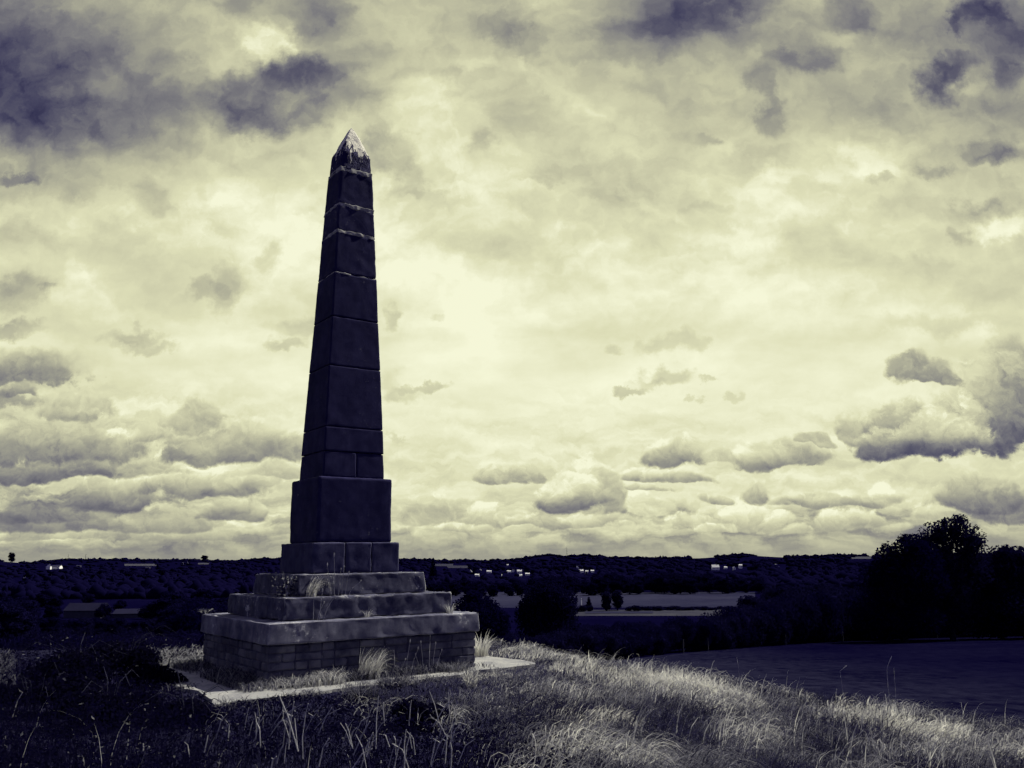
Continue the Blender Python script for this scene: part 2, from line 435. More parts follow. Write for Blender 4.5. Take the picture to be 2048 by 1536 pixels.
# ---- stone of the obelisk: soot-dark sandstone; `pale` = how much pale lichen and worn stone shows
def stone_material(name, dark, mid, pale, amount, scale=3.0, edge=0.0):
    m, nt, out = material(name)
    P = coords(nt)
    n1 = noise_node(nt, P, scale, 8, 0.65, 0.2)
    n2 = noise_node(nt, P, scale * 9, 6, 0.7)
    n3 = noise_node(nt, coords(nt, (1.6, 1.6, 0.32)), scale * 2.2, 6, 0.65, 0.4)
    n4 = noise_node(nt, P, scale * 3.1, 5, 0.6, 0.3)
    base = mixc(nt, ramp(nt, mth(nt, 'MULTIPLY_ADD', n4, 0.5, mth(nt, 'MULTIPLY', n1, 0.5)), ((0.38, 0.0), (0.60, 1.0))), dark, mid)
    st = mth(nt, 'MULTIPLY', ramp(nt, n3, ((0.45, 0.0), (0.66, 1.0))), 0.55)
    base = mixc(nt, st, base, dark)
    spots = ramp(nt, mth(nt, 'MULTIPLY_ADD', n2, 0.5, mth(nt, 'MULTIPLY', n1, 0.5)), ((0.60 - amount, 0.0), (0.66 - amount * 0.7, 1.0)))
    base = mixc(nt, spots, base, pale)
    if edge:      # arrises worn back to paler stone
        pt = N(nt, 'ShaderNodeNewGeometry').outputs['Pointiness']
        wear = mth(nt, 'MULTIPLY', ramp(nt, pt, ((0.515, 0.0), (0.56, 1.0))), ramp(nt, n1, ((0.40, 0.15), (0.62, 1.0))))
        base = mixc(nt, mth(nt, 'MULTIPLY', wear, edge), base, pale)
    grain = noise_node(nt, P, 140, 3, 0.6)
    base = mixc(nt, mth(nt, 'MULTIPLY', ramp(nt, grain, ((0.35, 0.0), (0.7, 1.0))), 0.35), base, dark)
    hgt = mth(nt, 'MULTIPLY_ADD', n2, 0.6, mth(nt, 'MULTIPLY', grain, 0.35))
    rough_surface(nt, out, base, hgt, 0.28, 0.007, 0.92, 0.12)
    return m

MAT = {}
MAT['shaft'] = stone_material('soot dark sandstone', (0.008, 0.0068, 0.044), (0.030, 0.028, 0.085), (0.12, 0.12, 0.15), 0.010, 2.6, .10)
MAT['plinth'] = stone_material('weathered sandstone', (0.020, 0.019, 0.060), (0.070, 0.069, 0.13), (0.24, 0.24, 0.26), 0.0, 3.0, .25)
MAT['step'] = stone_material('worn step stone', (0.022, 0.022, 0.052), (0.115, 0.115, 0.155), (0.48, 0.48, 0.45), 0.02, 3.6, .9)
MAT['slab'] = stone_material('pale worn slab', (0.048, 0.048, 0.088), (0.22, 0.22, 0.26), (0.55, 0.55, 0.52), 0.02, 2.6, .7)
MAT['crust'] = stone_material('pale lime crust', (0.20, 0.20, 0.19), (0.48, 0.47, 0.41), (0.7, 0.69, 0.56), 0.03, 9.0)

# capstone: bare pale tip, dark soot lower down, pale runs between
m, nt, out = material('capstone with pale tip')
P = coords(nt)
sx = N(nt, 'ShaderNodeSeparateXYZ'); nt.links.new(P, sx.inputs[0])
zfac = mth(nt, 'MULTIPLY_ADD', sx.outputs[2], 2.6, -5.16 * 2.6 + 0.33)
runs = noise_node(nt, coords(nt, (1, 1, 0.22)), 13, 6, 0.7, 0.6)
fine = noise_node(nt, P, 26, 6, 0.7)
k = mth(nt, 'ADD', mth(nt, 'MULTIPLY', zfac, 0.62), mth(nt, 'MULTIPLY_ADD', runs, 1.0, mth(nt, 'MULTIPLY', fine, 0.5)))
colr = ramp(nt, mth(nt, 'MULTIPLY_ADD', mth(nt, 'SUBTRACT', runs, 0.5), 0.9, k), ((1.00, (0.012, 0.010, 0.060)), (1.06, (0.05, 0.05, 0.075)), (1.20, (0.11, 0.11, 0.12)), (1.34, (0.16, 0.16, 0.155)), (1.42, (0.72, 0.70, 0.55))))
# ramps only read 0..1: rescale
for n_ in nt.nodes:
    if n_.bl_idname == 'ShaderNodeValToRGB':
        src = n_.inputs[0].links[0].from_socket
        nt.links.new(mth(nt, 'MULTIPLY', src, 0.7), n_.inputs[0])
        for e in n_.color_ramp.elements: e.position *= 0.7
rough_surface(nt, out, colr, fine, 0.6, 0.02)
MAT['cap'] = m

# brick
m, nt, out = material('old dark brick')
P = coords(nt)
isl = N(nt, 'ShaderNodeAttribute'); isl.attribute_name = 'tint'
n1 = noise_node(nt, P, 22, 6, 0.65)
n2 = noise_node(nt, P, 5, 5, 0.6)
c = mixc(nt, ramp(nt, n1, ((0.3, 0.0), (0.75, 0.55))), isl.outputs['Color'], (0.15, 0.15, 0.17))
c = mixc(nt, ramp(nt, n2, ((0.42, 0.0), (0.62, 0.75))), c, (0.018, 0.018, 0.05))
rough_surface(nt, out, c, n1, 0.5, 0.01)
MAT['brick'] = m
MAT['mortar'] = stone_material('crumbling mortar', (0.03, 0.03, 0.06), (0.075, 0.075, 0.11), (0.16, 0.16, 0.18), 0.0, 6)

# concrete apron
m, nt, out = material('worn pale concrete')
P = coords(nt)
n1 = noise_node(nt, P, 3.2, 8, 0.7, 0.5)
n2 = noise_node(nt, P, 40, 5, 0.6)
c = ramp(nt, mth(nt, 'MULTIPLY_ADD', n2, 0.35, mth(nt, 'MULTIPLY', n1, 0.75)), ((0.34, (0.05, 0.05, 0.075)), (0.44, (0.17, 0.17, 0.18)), (0.54, (0.25, 0.25, 0.24)), (0.70, (0.35, 0.345, 0.31))))
rough_surface(nt, out, c, n2, 0.5, 0.01)
MAT['concrete'] = m

# earth / meadow floor, by place: bare litter under the grass near by, field and valley farther off
m, nt, out = material('ground')
P = coords(nt)
n1 = noise_node(nt, P, 2.2, 8, 0.65)
n2 = noise_node(nt, P, 0.035, 6, 0.6)
n3 = noise_node(nt, coords(nt, (1, 0.4, 1)), 1.1, 6, 0.7)
near = ramp(nt, n1, ((0.3, (0.004, 0.003, 0.020)), (0.7, (0.03, 0.03, 0.055))))
far = ramp(nt, mth(nt, 'MULTIPLY_ADD', n3, 0.4, mth(nt, 'MULTIPLY', n2, 0.6)), ((0.35, (0.0012, 0.0008, 0.012)), (0.62, (0.003, 0.0025, 0.018))))
sp = N(nt, 'ShaderNodeSeparateXYZ'); nt.links.new(P, sp.inputs[0])
c = mixc(nt, mth(nt, 'MULTIPLY', mth(nt, 'SUBTRACT', sp.outputs[1], 14.0), 0.1, clamp=True), near, far)
rough_surface(nt, out, c, n1, 0.6, 0.05, 1.0, 0.0)
MAT['ground'] = m

def field_material(name, a, b, scale=0.05, stretch=(1, 1, 1)):
    m, nt, out = material(name)
    n1 = noise_node(nt, coords(nt, stretch), scale, 8, 0.7, 0.4)
    n2 = noise_node(nt, coords(nt, stretch), scale * 30, 6, 0.7)
    c = ramp(nt, mth(nt, 'MULTIPLY_ADD', n2, 0.45, mth(nt, 'MULTIPLY', n1, 0.6)), ((0.38, a), (0.66, b)))
    rough_surface(nt, out, c, None, rough=1.0, spec=0.0)
    return m
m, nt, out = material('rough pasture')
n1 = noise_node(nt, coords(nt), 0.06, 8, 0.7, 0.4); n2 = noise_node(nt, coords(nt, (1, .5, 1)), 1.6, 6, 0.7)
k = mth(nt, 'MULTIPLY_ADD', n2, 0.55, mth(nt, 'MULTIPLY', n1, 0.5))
pasture_lit = ramp(nt, k, ((0.43, (0.003, 0.0028, 0.014)), (0.62, (0.021, 0.021, 0.040))))
pasture_shaded = ramp(nt, k, ((0.40, (0.0008, 0.0005, 0.010)), (0.66, (0.0050, 0.0046, 0.019))))
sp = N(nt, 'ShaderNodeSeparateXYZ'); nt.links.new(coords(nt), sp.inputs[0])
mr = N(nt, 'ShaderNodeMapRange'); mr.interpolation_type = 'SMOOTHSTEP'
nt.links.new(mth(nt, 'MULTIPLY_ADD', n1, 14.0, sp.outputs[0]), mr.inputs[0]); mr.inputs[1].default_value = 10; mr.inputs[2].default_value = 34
rough_surface(nt, out, mixc(nt, mr.outputs[0], pasture_lit, pasture_shaded), n2, 0.5, 0.06, 1.0, 0.0)  # shade deepening to the right is put into the pasture colour
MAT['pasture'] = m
MAT['meadow'] = field_material('valley meadow', (0.010, 0.010, 0.030), (0.034, 0.034, 0.060), 0.012, (0.35, 1, 1))
MAT['dimfield'] = field_material('dim hill field', (0.010, 0.010, 0.03), (0.05, 0.05, 0.06), 0.02, (0.35, 1, 1))
MAT['stubble'] = field_material('pale stubble', (0.025, 0.025, 0.045), (0.07, 0.07, 0.075), 0.01, (0.35, 1, 1))

def foliage(name, a, b, trans=0.3):
    m, nt, out = material(name)
    oi = N(nt, 'ShaderNodeObjectInfo')
    n1 = noise_node(nt, coords(nt), 1.3, 4, 0.6)
    k = mth(nt, 'MULTIPLY_ADD', oi.outputs['Random'], 0.35, mth(nt, 'MULTIPLY', n1, 0.75))
    c = ramp(nt, k, ((0.3, a), (0.8, b)))
    d = N(nt, 'ShaderNodeBsdfDiffuse'); t = N(nt, 'ShaderNodeBsdfTranslucent')
    nt.links.new(c, d.inputs[0]); nt.links.new(c, t.inputs[0])
    mx = N(nt, 'ShaderNodeMixShader'); mx.inputs[0].default_value = trans
    nt.links.new(d.outputs[0], mx.inputs[1]); nt.links.new(t.outputs[0], mx.inputs[2])
    nt.links.new(mx.outputs[0], out.inputs[0])
    return m
MAT['leaf'] = foliage('dark leaves', (0.0014, 0.0008, 0.019), (0.0075, 0.0066, 0.034))
MAT['leaf_far'] = foliage('far leaves', (0.0022, 0.0016, 0.017), (0.0046, 0.0038, 0.025))
MAT['bark'] = field_material('bark', (0.008, 0.008, 0.02), (0.02, 0.02, 0.04), 3)

def blade_material(name, trans=0.4):
    m, nt, out = material(name)
    a_ = N(nt, 'ShaderNodeAttribute'); a_.attribute_name = 'tint'
    d = N(nt, 'ShaderNodeBsdfDiffuse'); t = N(nt, 'ShaderNodeBsdfTranslucent')
    nt.links.new(a_.outputs['Color'], d.inputs[0]); nt.links.new(a_.outputs['Color'], t.inputs[0])
    mx = N(nt, 'ShaderNodeMixShader'); mx.inputs[0].default_value = trans
    nt.links.new(d.outputs[0], mx.inputs[1]); nt.links.new(t.outputs[0], mx.inputs[2])
    nt.links.new(mx.outputs[0], out.inputs[0])
    return m
MAT['blade'] = blade_material('grass blades', 0.5)
MAT['stalk'] = stone_material('dry stalk', (0.28, 0.28, 0.28), (0.60, 0.59, 0.54), (0.75, 0.74, 0.66), 0.02, 12)
MAT['dark_stalk'] = stone_material('dark stalk', (0.01, 0.01, 0.028), (0.03, 0.03, 0.05), (0.06, 0.06, 0.08), 0.0, 12)
MAT['wood'] = stone_material('grey timber', (0.03, 0.03, 0.05), (0.08, 0.08, 0.10), (0.16, 0.16, 0.16), 0.0, 8)
MAT['steel'] = stone_material('grey steel', (0.02, 0.02, 0.04), (0.04, 0.04, 0.06), (0.06, 0.06, 0.08), 0.0, 8)
MAT['render'] = stone_material('white render', (0.78, 0.78, 0.72), (0.86, 0.86, 0.80), (0.82, 0.82, 0.74), 0.0, 0.2)
MAT['greywall'] = stone_material('grey house wall', (0.035, 0.034, 0.06), (0.06, 0.06, 0.085), (0.10, 0.10, 0.12), 0.0, 0.2)
MAT['roof'] = stone_material('dark roof tiles', (0.02, 0.02, 0.045), (0.04, 0.04, 0.07), (0.06, 0.06, 0.09), 0.0, 0.4)
MAT['paleroof'] = stone_material('pale roof', (0.5, 0.5, 0.47), (0.68, 0.68, 0.62), (0.75, 0.75, 0.7), 0.0, 0.3)  # bright glint of the roofs put into their colour
MAT['barnroof'] = stone_material('grey sheet roof', (0.006, 0.0055, 0.024), (0.011, 0.010, 0.034), (0.016, 0.016, 0.04), 0.0, 0.3)
MAT['pane'] = stone_material('dark window', (0.02, 0.02, 0.04), (0.03, 0.03, 0.05), (0.04, 0.04, 0.06), 0.0, 0.4)
MAT['petal'] = stone_material('white petals', (0.6, 0.6, 0.54), (0.78, 0.78, 0.7), (0.85, 0.85, 0.78), 0.0, 20)
# ------------------------------------------------------------------ the lie of the land
SKYLINE = [(-900,1120),(-300,1118),(0,1116),(60,1121),(130,1114),(300,1115),(480,1117),(530,1112),(560,1113),(700,1113),(830,1114),(900,1117),(1000,1116),
           (1040,1112),(1070,1108),(1100,1104),(1130,1108),(1170,1105),(1215,1110),(1300,1111),(1400,1110),(1440,1107),(1490,1104),(1560,1108),(1640,1108),(1660,1105),(1740,1106),(2048,1102),(2600,1104),(3200,1106)]
RIDGE_Y = 3500.0
_sk = np.array([(at(px, py + 3, RIDGE_Y).x / RIDGE_Y, at(px, py + 3, RIDGE_Y).z - 7.0) for px, py in SKYLINE])

# the concrete apron round the monument: its corners, and its own axes
PZ = 0.045
pl, pn, pr_ = on_plane(306, 1339, PZ), on_plane(430, 1409, PZ), on_plane(1084, 1327, PZ)
_o = np.array(pn[:2]); _e1 = np.array(pr_[:2]) - _o; _e2 = np.array(pl[:2]) - _o
_M = np.linalg.inv(np.stack((_e1, _e2), 1)); _l1, _l2 = np.linalg.norm(_e1), np.linalg.norm(_e2)
def apron_dist(x, y):
    """metres outside the apron's edge (0 on it)"""
    q = np.stack((np.ravel(x), np.ravel(y)), 1) - _o
    q = q @ _M.T
    a = np.maximum(np.maximum(-q[:, 0], q[:, 0] - 1), 0) * _l1
    b = np.maximum(np.maximum(-q[:, 1], q[:, 1] - 1), 0) * _l2
    return np.hypot(a, b).reshape(np.shape(x))

def ground_z(x, y):
    x = np.asarray(x, float); y = np.asarray(y, float)
    r = np.maximum(y, 0.5 * np.hypot(x, y))
    # near hilltop: falls away to the right, and beyond its brow
    s = x - 0.5
    s = 0.5 * (s + np.sqrt(s * s + 0.5))
    yc = 11.0 - 2.6 / (1 + np.exp(-(x - 0.9) * 2.2)) - 0.12 * np.clip(x - 1.5, 0, 8)
    d = np.maximum(y - yc, 0)
    d2 = np.maximum(-y - 9.0, 0)
    dl = np.maximum(np.abs(x) - 14, 0)
    near = -0.06 - 0.145 * s - 0.36 * (np.sqrt(d * d + 1.2) - 1.095) - 0.2 * (np.sqrt(d2 * d2 + 1) - 1) - 0.12 * (np.sqrt(dl * dl + 4) - 2)
    near = near + 0.035 * np.sin(1.9 * x + 0.8 * y) * np.sin(1.3 * y - 0.7 * x) * np.clip((np.hypot(x + 1.67, y - 8.3) - 1.9), 0, 1)
    wa = np.clip(1 - apron_dist(x, y) / 1.1, 0, 1); wa = wa * wa * (3 - 2 * wa)
    near = near * (1 - wa) + 0.005 * wa
    plane = -1.75 - 0.069 * r
    az = x / np.maximum(r, 1e-6)
    ridge = np.interp(az, _sk[:, 0], _sk[:, 1])
    t = np.clip((r - 2000) / 1500.0, 0, 1); t = t * t * (3 - 2 * t)
    t2 = np.clip((r - 3500) / 2500.0, 0, 1); t2 = t2 * t2 * (3 - 2 * t2)
    floor = np.interp(r, [0, 700, 1200, 2000], [-24.0, -24.0, -21.5, -15.0])
    floor = floor * (1 - t) + ridge * t
    floor = floor * (1 - t2) - 30.0 * t2
    k = 2.0
    far = 0.5 * (plane + floor + np.sqrt((plane - floor) ** 2 + k)) * np.clip(1, 1, 1)
    h = 0.5 * (near + far + np.sqrt((near - far) ** 2 + 0.15))
    return np.where(r > 60, far, h)

def gz(x, y):
    return float(ground_z(x, y))

def hit(px, py):
    """where the line of sight through a pixel meets the land"""
    d = ray(px, py)
    t = 1.0
    prev = t
    while t < 9000:
        p = CAM + d * t
        if p.z < gz(p.x, p.y):
            a, b = prev, t
            for _ in range(30):
                mth_ = 0.5 * (a + b); q = CAM + d * mth_
                if q.z < gz(q.x, q.y): b = mth_
                else: a = mth_
            return CAM + d * b
        prev = t; t *= 1.012
    return None

# one sheet from underfoot to the horizon (polar grid, fine in front and near by)
angs = np.concatenate((np.linspace(-180, -46, 60, endpoint=False), np.linspace(-46, 46, 420, endpoint=False), np.linspace(46, 180, 60, endpoint=False)))
angs = np.radians(angs)
rads = np.concatenate(([0.3], np.geomspace(0.8, 18, 130), np.geomspace(18.6, 14000, 150)))
A_, R_ = np.meshgrid(angs, rads)
X_, Y_ = R_ * np.sin(A_), R_ * np.cos(A_)
Z_ = ground_z(X_, Y_)
nr, na = A_.shape
V_ = np.stack((X_, Y_, Z_), -1).reshape(-1, 3)
i_, j_ = np.meshgrid(np.arange(nr - 1), np.arange(na), indexing='ij')
q_ = np.stack((i_ * na + j_, i_ * na + (j_ + 1) % na, (i_ + 1) * na + (j_ + 1) % na, (i_ + 1) * na + j_), -1).reshape(-1, 4)[:, ::-1]
cap_ = np.arange(na)[None, :]
g_o = link_mesh('ground', np_mesh('ground', V_, [q_, cap_]), MAT['ground'], smooth=True)
tag(g_o, kind='structure')

# fields: sheets laid on the land, outlined by what can be seen of them
def field(corners, mat, lift, nx=24, ny=6, name='field'):
    """corners: (left far, right far, right near, left near) world points on the land"""
    lf, rf, rn, ln = [np.array(c[:2]) for c in corners]
    vs, fs = [], []
    for j in range(ny + 1):
        tj = j / ny
        for i in range(nx + 1):
            ti = i / nx
            p = (lf * (1 - ti) + rf * ti) * (1 - tj) + (ln * (1 - ti) + rn * ti) * tj
            vs.append((p[0], p[1], gz(p[0], p[1]) + lift))
    f = np.array([(j * (nx + 1) + i, (j + 1) * (nx + 1) + i, (j + 1) * (nx + 1) + i + 1, j * (nx + 1) + i + 1) for j in range(ny) for i in range(nx)])
    o = link_mesh(name, np_mesh(name, vs, [f]), mat, smooth=True)
    tag(o, kind='structure')
    return o

# the pasture below the brow, up to the hedge
_fe = [hit(px, py) for px, py in ((1240, 1322), (1330, 1310), (1450, 1300), (1570, 1291), (1700, 1283), (1850, 1277), (2048, 1273), (2250, 1271))]
FE_X = np.array([p.x for p in _fe]); FE_Y = np.array([p.y for p in _fe])
def far_edge(x): return float(np.interp(x, FE_X, FE_Y)) if x >= FE_X[0] else float(FE_Y[0] + (x - FE_X[0]) * .9)
vs, fs = [], []
xs_ = np.linspace(FE_X[0] - 3, FE_X[-1], 110)
for j in range(61):
    for x in xs_:
        y1 = far_edge(x); y0 = 15.0 + max(0.0, (x - 12) * .8) * .0
        y = y1 * (1 - j / 60) + y0 * j / 60
        vs.append((x, y, gz(x, y) + 0.02 + 0.03 * mnoise.noise(Vector((x * .5, y * .5, 0)))))
f = np.array([(j * 110 + i, (j + 1) * 110 + i, (j + 1) * 110 + i + 1, j * 110 + i + 1) for j in range(60) for i in range(109)])
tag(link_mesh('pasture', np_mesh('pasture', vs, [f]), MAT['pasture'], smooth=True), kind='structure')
def px_field(x0, x1, yt, yb, mat, lift, dx=0):
    c = [hit(x0 + dx, yt), hit(x1 + dx, yt), hit(x1, yb), hit(x0, yb)]
    if all(c): field([tuple(p) for p in c], mat, lift, 30, 8)
px_field(880, 1510, 1184.5, 1216, MAT['meadow'], 0.10)
px_field(1130, 1500, 1220, 1232, MAT['dimfield'], 0.10)
px_field(1170, 1306, 1224, 1227.5, MAT['meadow'], 0.25)
px_field(862, 905, 1128, 1132.5, MAT['dimfield'], 0.5, 2)
px_field(896, 938, 1131.5, 1136.5, MAT['dimfield'], 0.5, -3)
px_field(-20, 56, 1124, 1127, MAT['stubble'], 0.5)
px_field(249, 318, 1128, 1132, MAT['stubble'], 0.5)
px_field(396, 418, 1126, 1129, MAT['stubble'], 0.5)
px_field(1372, 1418, 1111.5, 1116, MAT['stubble'], 0.5)
px_field(1498, 1552, 1111, 1115, MAT['meadow'], 0.5)
px_field(1692, 1742, 1113.5, 1118, MAT['stubble'], 0.5)
# ------------------------------------------------------------------ the obelisk
TH = R(35.66)
ASP = 0.907
OB = Vector((-1.673, 8.3, 0.0))
ob = empty('obelisk', OB, TH)
tag(ob, 'tall dark stone obelisk on stepped stone and brick base', 'obelisk')
OBM = Matrix.Translation(OB) @ Matrix.Rotation(TH, 4, 'Z')
def ob_local(p): return OBM.inverted() @ Vector(p)

def graded(a, b, n, edge):
    """grid lines from a to b, packed near both ends"""
    t = np.linspace(0, 1, n)
    mid = a + (b - a) * t
    e = min(edge, (b - a) * 0.2)
    ends = np.array([0, .15, .35, .6, 1.0]) * e
    inner = mid[(mid > a + e * 1.2) & (mid < b - e * 1.2)]
    return np.concatenate((a + ends, inner, (b - ends)[::-1]))

def stone(name, lo, hi, mat, r=0.02, taper=1.0, wear=1.0, seed=0.0, step=0.03, parent=None, rough=0.004, label=None, top_shift=0.0, tilt=0.0):
    """a squared block with rounded, chipped arrises. lo/hi in the obelisk's own axes; taper scales the top"""
    lo = np.array(lo, float); hi = np.array(hi, float)
    gs = [graded(lo[k], hi[k], max(4, int((hi[k] - lo[k]) / step)), 0.05) for k in range(3)]
    idx = {}; vs = []; fs = []
    def vid(p):
        k = (round(p[0], 5), round(p[1], 5), round(p[2], 5))
        if k not in idx: idx[k] = len(vs); vs.append(p)
        return idx[k]
    for ax in range(3):
        u_, v_ = (ax + 1) % 3, (ax + 2) % 3
        for side in (0, 1):
            c_ = (lo, hi)[side][ax]
            gu, gv = gs[u_], gs[v_]
            for i in range(len(gu) - 1):
                for j in range(len(gv) - 1):
                    q = []
                    for (a, b) in ((i, j), (i + 1, j), (i + 1, j + 1), (i, j + 1)):
                        p = [0, 0, 0]; p[ax] = c_; p[u_] = gu[a]; p[v_] = gv[b]
                        q.append(vid(tuple(p)))
                    fs.append(q if side else q[::-1])
    cen = (lo + hi) / 2
    out = []
    for p in vs:
        P = np.array(p)
        s = Vector((p[0] * 3.1 + seed, p[1] * 3.1 - seed, p[2] * 3.1 + 2 * seed))
        n_ = mnoise.fractal(s, 1.0, 2.0, 3)
        chip = mnoise.fractal(s * 3.3 + Vector((9, 9, 9)), 0.9, 2.1, 3)
        rr = r * (1.0 + wear * max(0.0, 0.9 * n_ + 1.1 * chip))
        rr = min(rr, 0.45 * float(min(hi - lo)))
        inner = np.clip(P, lo + rr, hi - rr)
        d = P - inner; L_ = np.linalg.norm(d)
        if L_ > 1e-9:
            nd = d / L_
            P = inner + nd * min(L_, rr)
            P = P + nd * rough * (1.3 * mnoise.fractal(s * 4.0, 1.0, 2.0, 4) - 0.2)
        t = (P[2] - lo[2]) / (hi[2] - lo[2])
        k = 1 + (taper - 1) * t
        P[0] *= k if taper != 1.0 else 1.0
        P[1] *= k if taper != 1.0 else 1.0
        P[2] += tilt * (P[0] / max(hi[0], 1e-6)) * t
        out.append(P)
    quads = np.array(fs)
    o = link_mesh(name, np_mesh(name, np.array(out), [quads]), mat, parent or ob, smooth=True)
    if label: o['label'] = label
    return o

def ring(h): return h, h * ASP
def centred_block(name, z0, z1, h0, h1, mat, **kw):
    h0 *= 1.014; h1 *= 1.014
    a, b = ring(h0)
    return stone(name, (-a, -b, z0), (a, b, z1), mat, taper=h1 / h0, **kw)

# brick courses: every brick modelled, one mesh; a mortar core behind
ba, bb = ring(0.975)
rng = random.Random(4)
bv, bf, bc = [], [], []
def brick(lo, hi, tint):
    e = 0.006
    k = len(bv)
    c0 = [(lo[i] + hi[i]) / 2 for i in range(3)]
    rot = rng.uniform(-0.012, 0.012)
    pts = []
    for sx_, sy_, sz_ in [(a, b, c) for c in (0, 1) for b in (0, 1) for a in (0, 1)]:
        for ax in range(3):
            p = [(lo, hi)[sx_][0], (lo, hi)[sy_][1], (lo, hi)[sz_][2]]
            for j in range(3):
                if j != ax:
                    p[j] += e * rng.uniform(0.5, 2.6) * (1 if (sx_, sy_, sz_)[j] == 0 else -1)
            p = [p[0] + rng.uniform(-.002, .002) - rot * (p[1] - c0[1]), p[1] + rng.uniform(-.002, .002) + rot * (p[0] - c0[0]), p[2] + rng.uniform(-.002, .002)]
            pts.append(p)
    bv.extend(pts); bc.extend([tint] * 24)
    def cid(a, b, c, ax): return k + (c * 4 + b * 2 + a) * 3 + ax
    for ax in range(3):
        u_, v_ = (ax + 1) % 3, (ax + 2) % 3
        for sd_ in (0, 1):
            q = []
            for (i, j) in ((0, 0), (1, 0), (1, 1), (0, 1)):
                s_ = [0, 0, 0]; s_[ax] = sd_; s_[u_] = i; s_[v_] = j
                q.append(cid(*s_, ax))
            bf.append(q if sd_ else q[::-1])
        for i in (0, 1):          # bevel along each edge parallel to ax
            for j in (0, 1):
                s0 = [0, 0, 0]; s0[u_] = i; s0[v_] = j; s1 = list(s0); s1[ax] = 1
                q = [cid(*s0, u_), cid(*s1, u_), cid(*s1, v_), cid(*s0, v_)]
                bf.append(q if (i == j) else q[::-1])
    for a in (0, 1):
        for b in (0, 1):
            for c in (0, 1):
                q = [cid(a, b, c, 0), cid(a, b, c, 1), cid(a, b, c, 2)]
                bf.append(q if (a + b + c) % 2 == 1 else q[::-1])
def tint():
    t = rng.random()
    if t < 0.1: return (0.17, 0.17, 0.185)
    g = rng.uniform(0.04, 0.13)
    return (g, g, g + 0.032)
for row in range(5):
    z0 = 0.355 - 0.0672 * (row + 1); z1 = z0 + 0.0615
    inset = 0.001 * row + rng.uniform(-.002, .002)
    for face in range(4):
        half = ba if face in (0, 2) else bb
        off = bb if face in (0, 2) else ba
        x = -half
        first = True
        while x < half - 0.02:
            w = 0.218 if rng.random() < 0.6 else 0.104
            if first and row % 2: w = 0.106
            first = False
            x1 = min(x + w, half)
            if half - x1 < 0.05: x1 = half
            pr = rng.uniform(-0.003, 0.005) - inset
            if rng.random() < 0.03: pr -= 0.012
            lo_, hi_ = (x, -off - pr, z0), (x1, -off + 0.10, z1)
            a2 = (face * math.pi / 2)
            n0 = len(bv)
            brick(lo_, hi_, tint())
            cr, sr = round(math.cos(a2)), round(math.sin(a2))
            for i in range(n0, len(bv)):
                px_, py_, pz_ = bv[i]
                bv[i] = (px_ * cr - py_ * sr, px_ * sr + py_ * cr, pz_)
            x = x1 + 0.009
bq = np.array([f for f in bf if len(f) == 4]); bt = np.array([f for f in bf if len(f) == 3])
brick_o = link_mesh('brick_base', np_mesh('brick_base', bv, [bq, bt], np.array(bc)), MAT['brick'], ob)
mb = MB(); mb.box((-ba + .010, -bb + .010, -0.15), (ba - .010, bb - .010, 0.354)); mb.build('mortar', MAT['mortar'], brick_o)

Z = lambda z: z + 1.0
centred_block('base_slab', 0.356, Z(-.476), .992, .984, MAT['slab'], r=0.006, wear=2.6, seed=1.0, rough=0.005, step=0.04)
centred_block('step', Z(-.474), Z(-.289), .806, .796, MAT['step'], r=0.008, wear=4.6, seed=5.0, rough=0.008, step=0.032)
centred_block('step', Z(-.287), Z(-.103), .622, .606, MAT['step'], r=0.007, wear=4.2, seed=9.0, rough=0.006, step=0.032)
# pedestal course of three stones
pa, pb = ring(.436)
cuts = [-pa, -0.118, 0.150, pa]
for i in range(3):
    stone('pedestal_stone', (cuts[i] + (0.003 if i else 0), -pb + .003 * i, Z(-.102)), (cuts[i + 1] - (0.003 if i < 2 else 0), pb - .002 * i, Z(.174)), MAT['plinth'], r=0.010, wear=1.2, seed=13.0 + i * 3, rough=0.004, step=0.035)
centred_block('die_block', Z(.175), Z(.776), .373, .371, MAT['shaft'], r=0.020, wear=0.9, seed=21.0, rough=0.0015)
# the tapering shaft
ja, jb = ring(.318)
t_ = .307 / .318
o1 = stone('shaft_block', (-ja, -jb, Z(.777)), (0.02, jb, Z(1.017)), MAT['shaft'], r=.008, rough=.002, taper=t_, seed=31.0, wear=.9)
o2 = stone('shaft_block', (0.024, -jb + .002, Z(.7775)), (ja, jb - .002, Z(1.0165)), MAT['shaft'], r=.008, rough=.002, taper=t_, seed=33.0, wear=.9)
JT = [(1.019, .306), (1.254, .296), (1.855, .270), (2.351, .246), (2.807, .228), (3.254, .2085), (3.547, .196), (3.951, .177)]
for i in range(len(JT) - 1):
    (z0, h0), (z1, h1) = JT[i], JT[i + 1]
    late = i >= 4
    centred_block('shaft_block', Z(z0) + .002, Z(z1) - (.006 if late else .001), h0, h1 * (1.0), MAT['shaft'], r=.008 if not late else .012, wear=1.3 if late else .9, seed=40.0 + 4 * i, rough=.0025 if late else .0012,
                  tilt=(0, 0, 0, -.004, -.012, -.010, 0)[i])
# pale lime squeezed from the upper joints, thin and ragged
for (z, h, th_) in ((2.807, .2292, .011), (3.254, .2122, .027), (3.547, .2002, .034), (3.951, .1800, .040)):
    a, b = ring(h)
    stone('mortar_joint', (-a - .001, -b - .001, Z(z) - th_ * .8), (a + .001, b + .001, Z(z) + th_ * .6), MAT['crust'], r=.005, wear=2.5, seed=z * 7, rough=.008, step=.012)
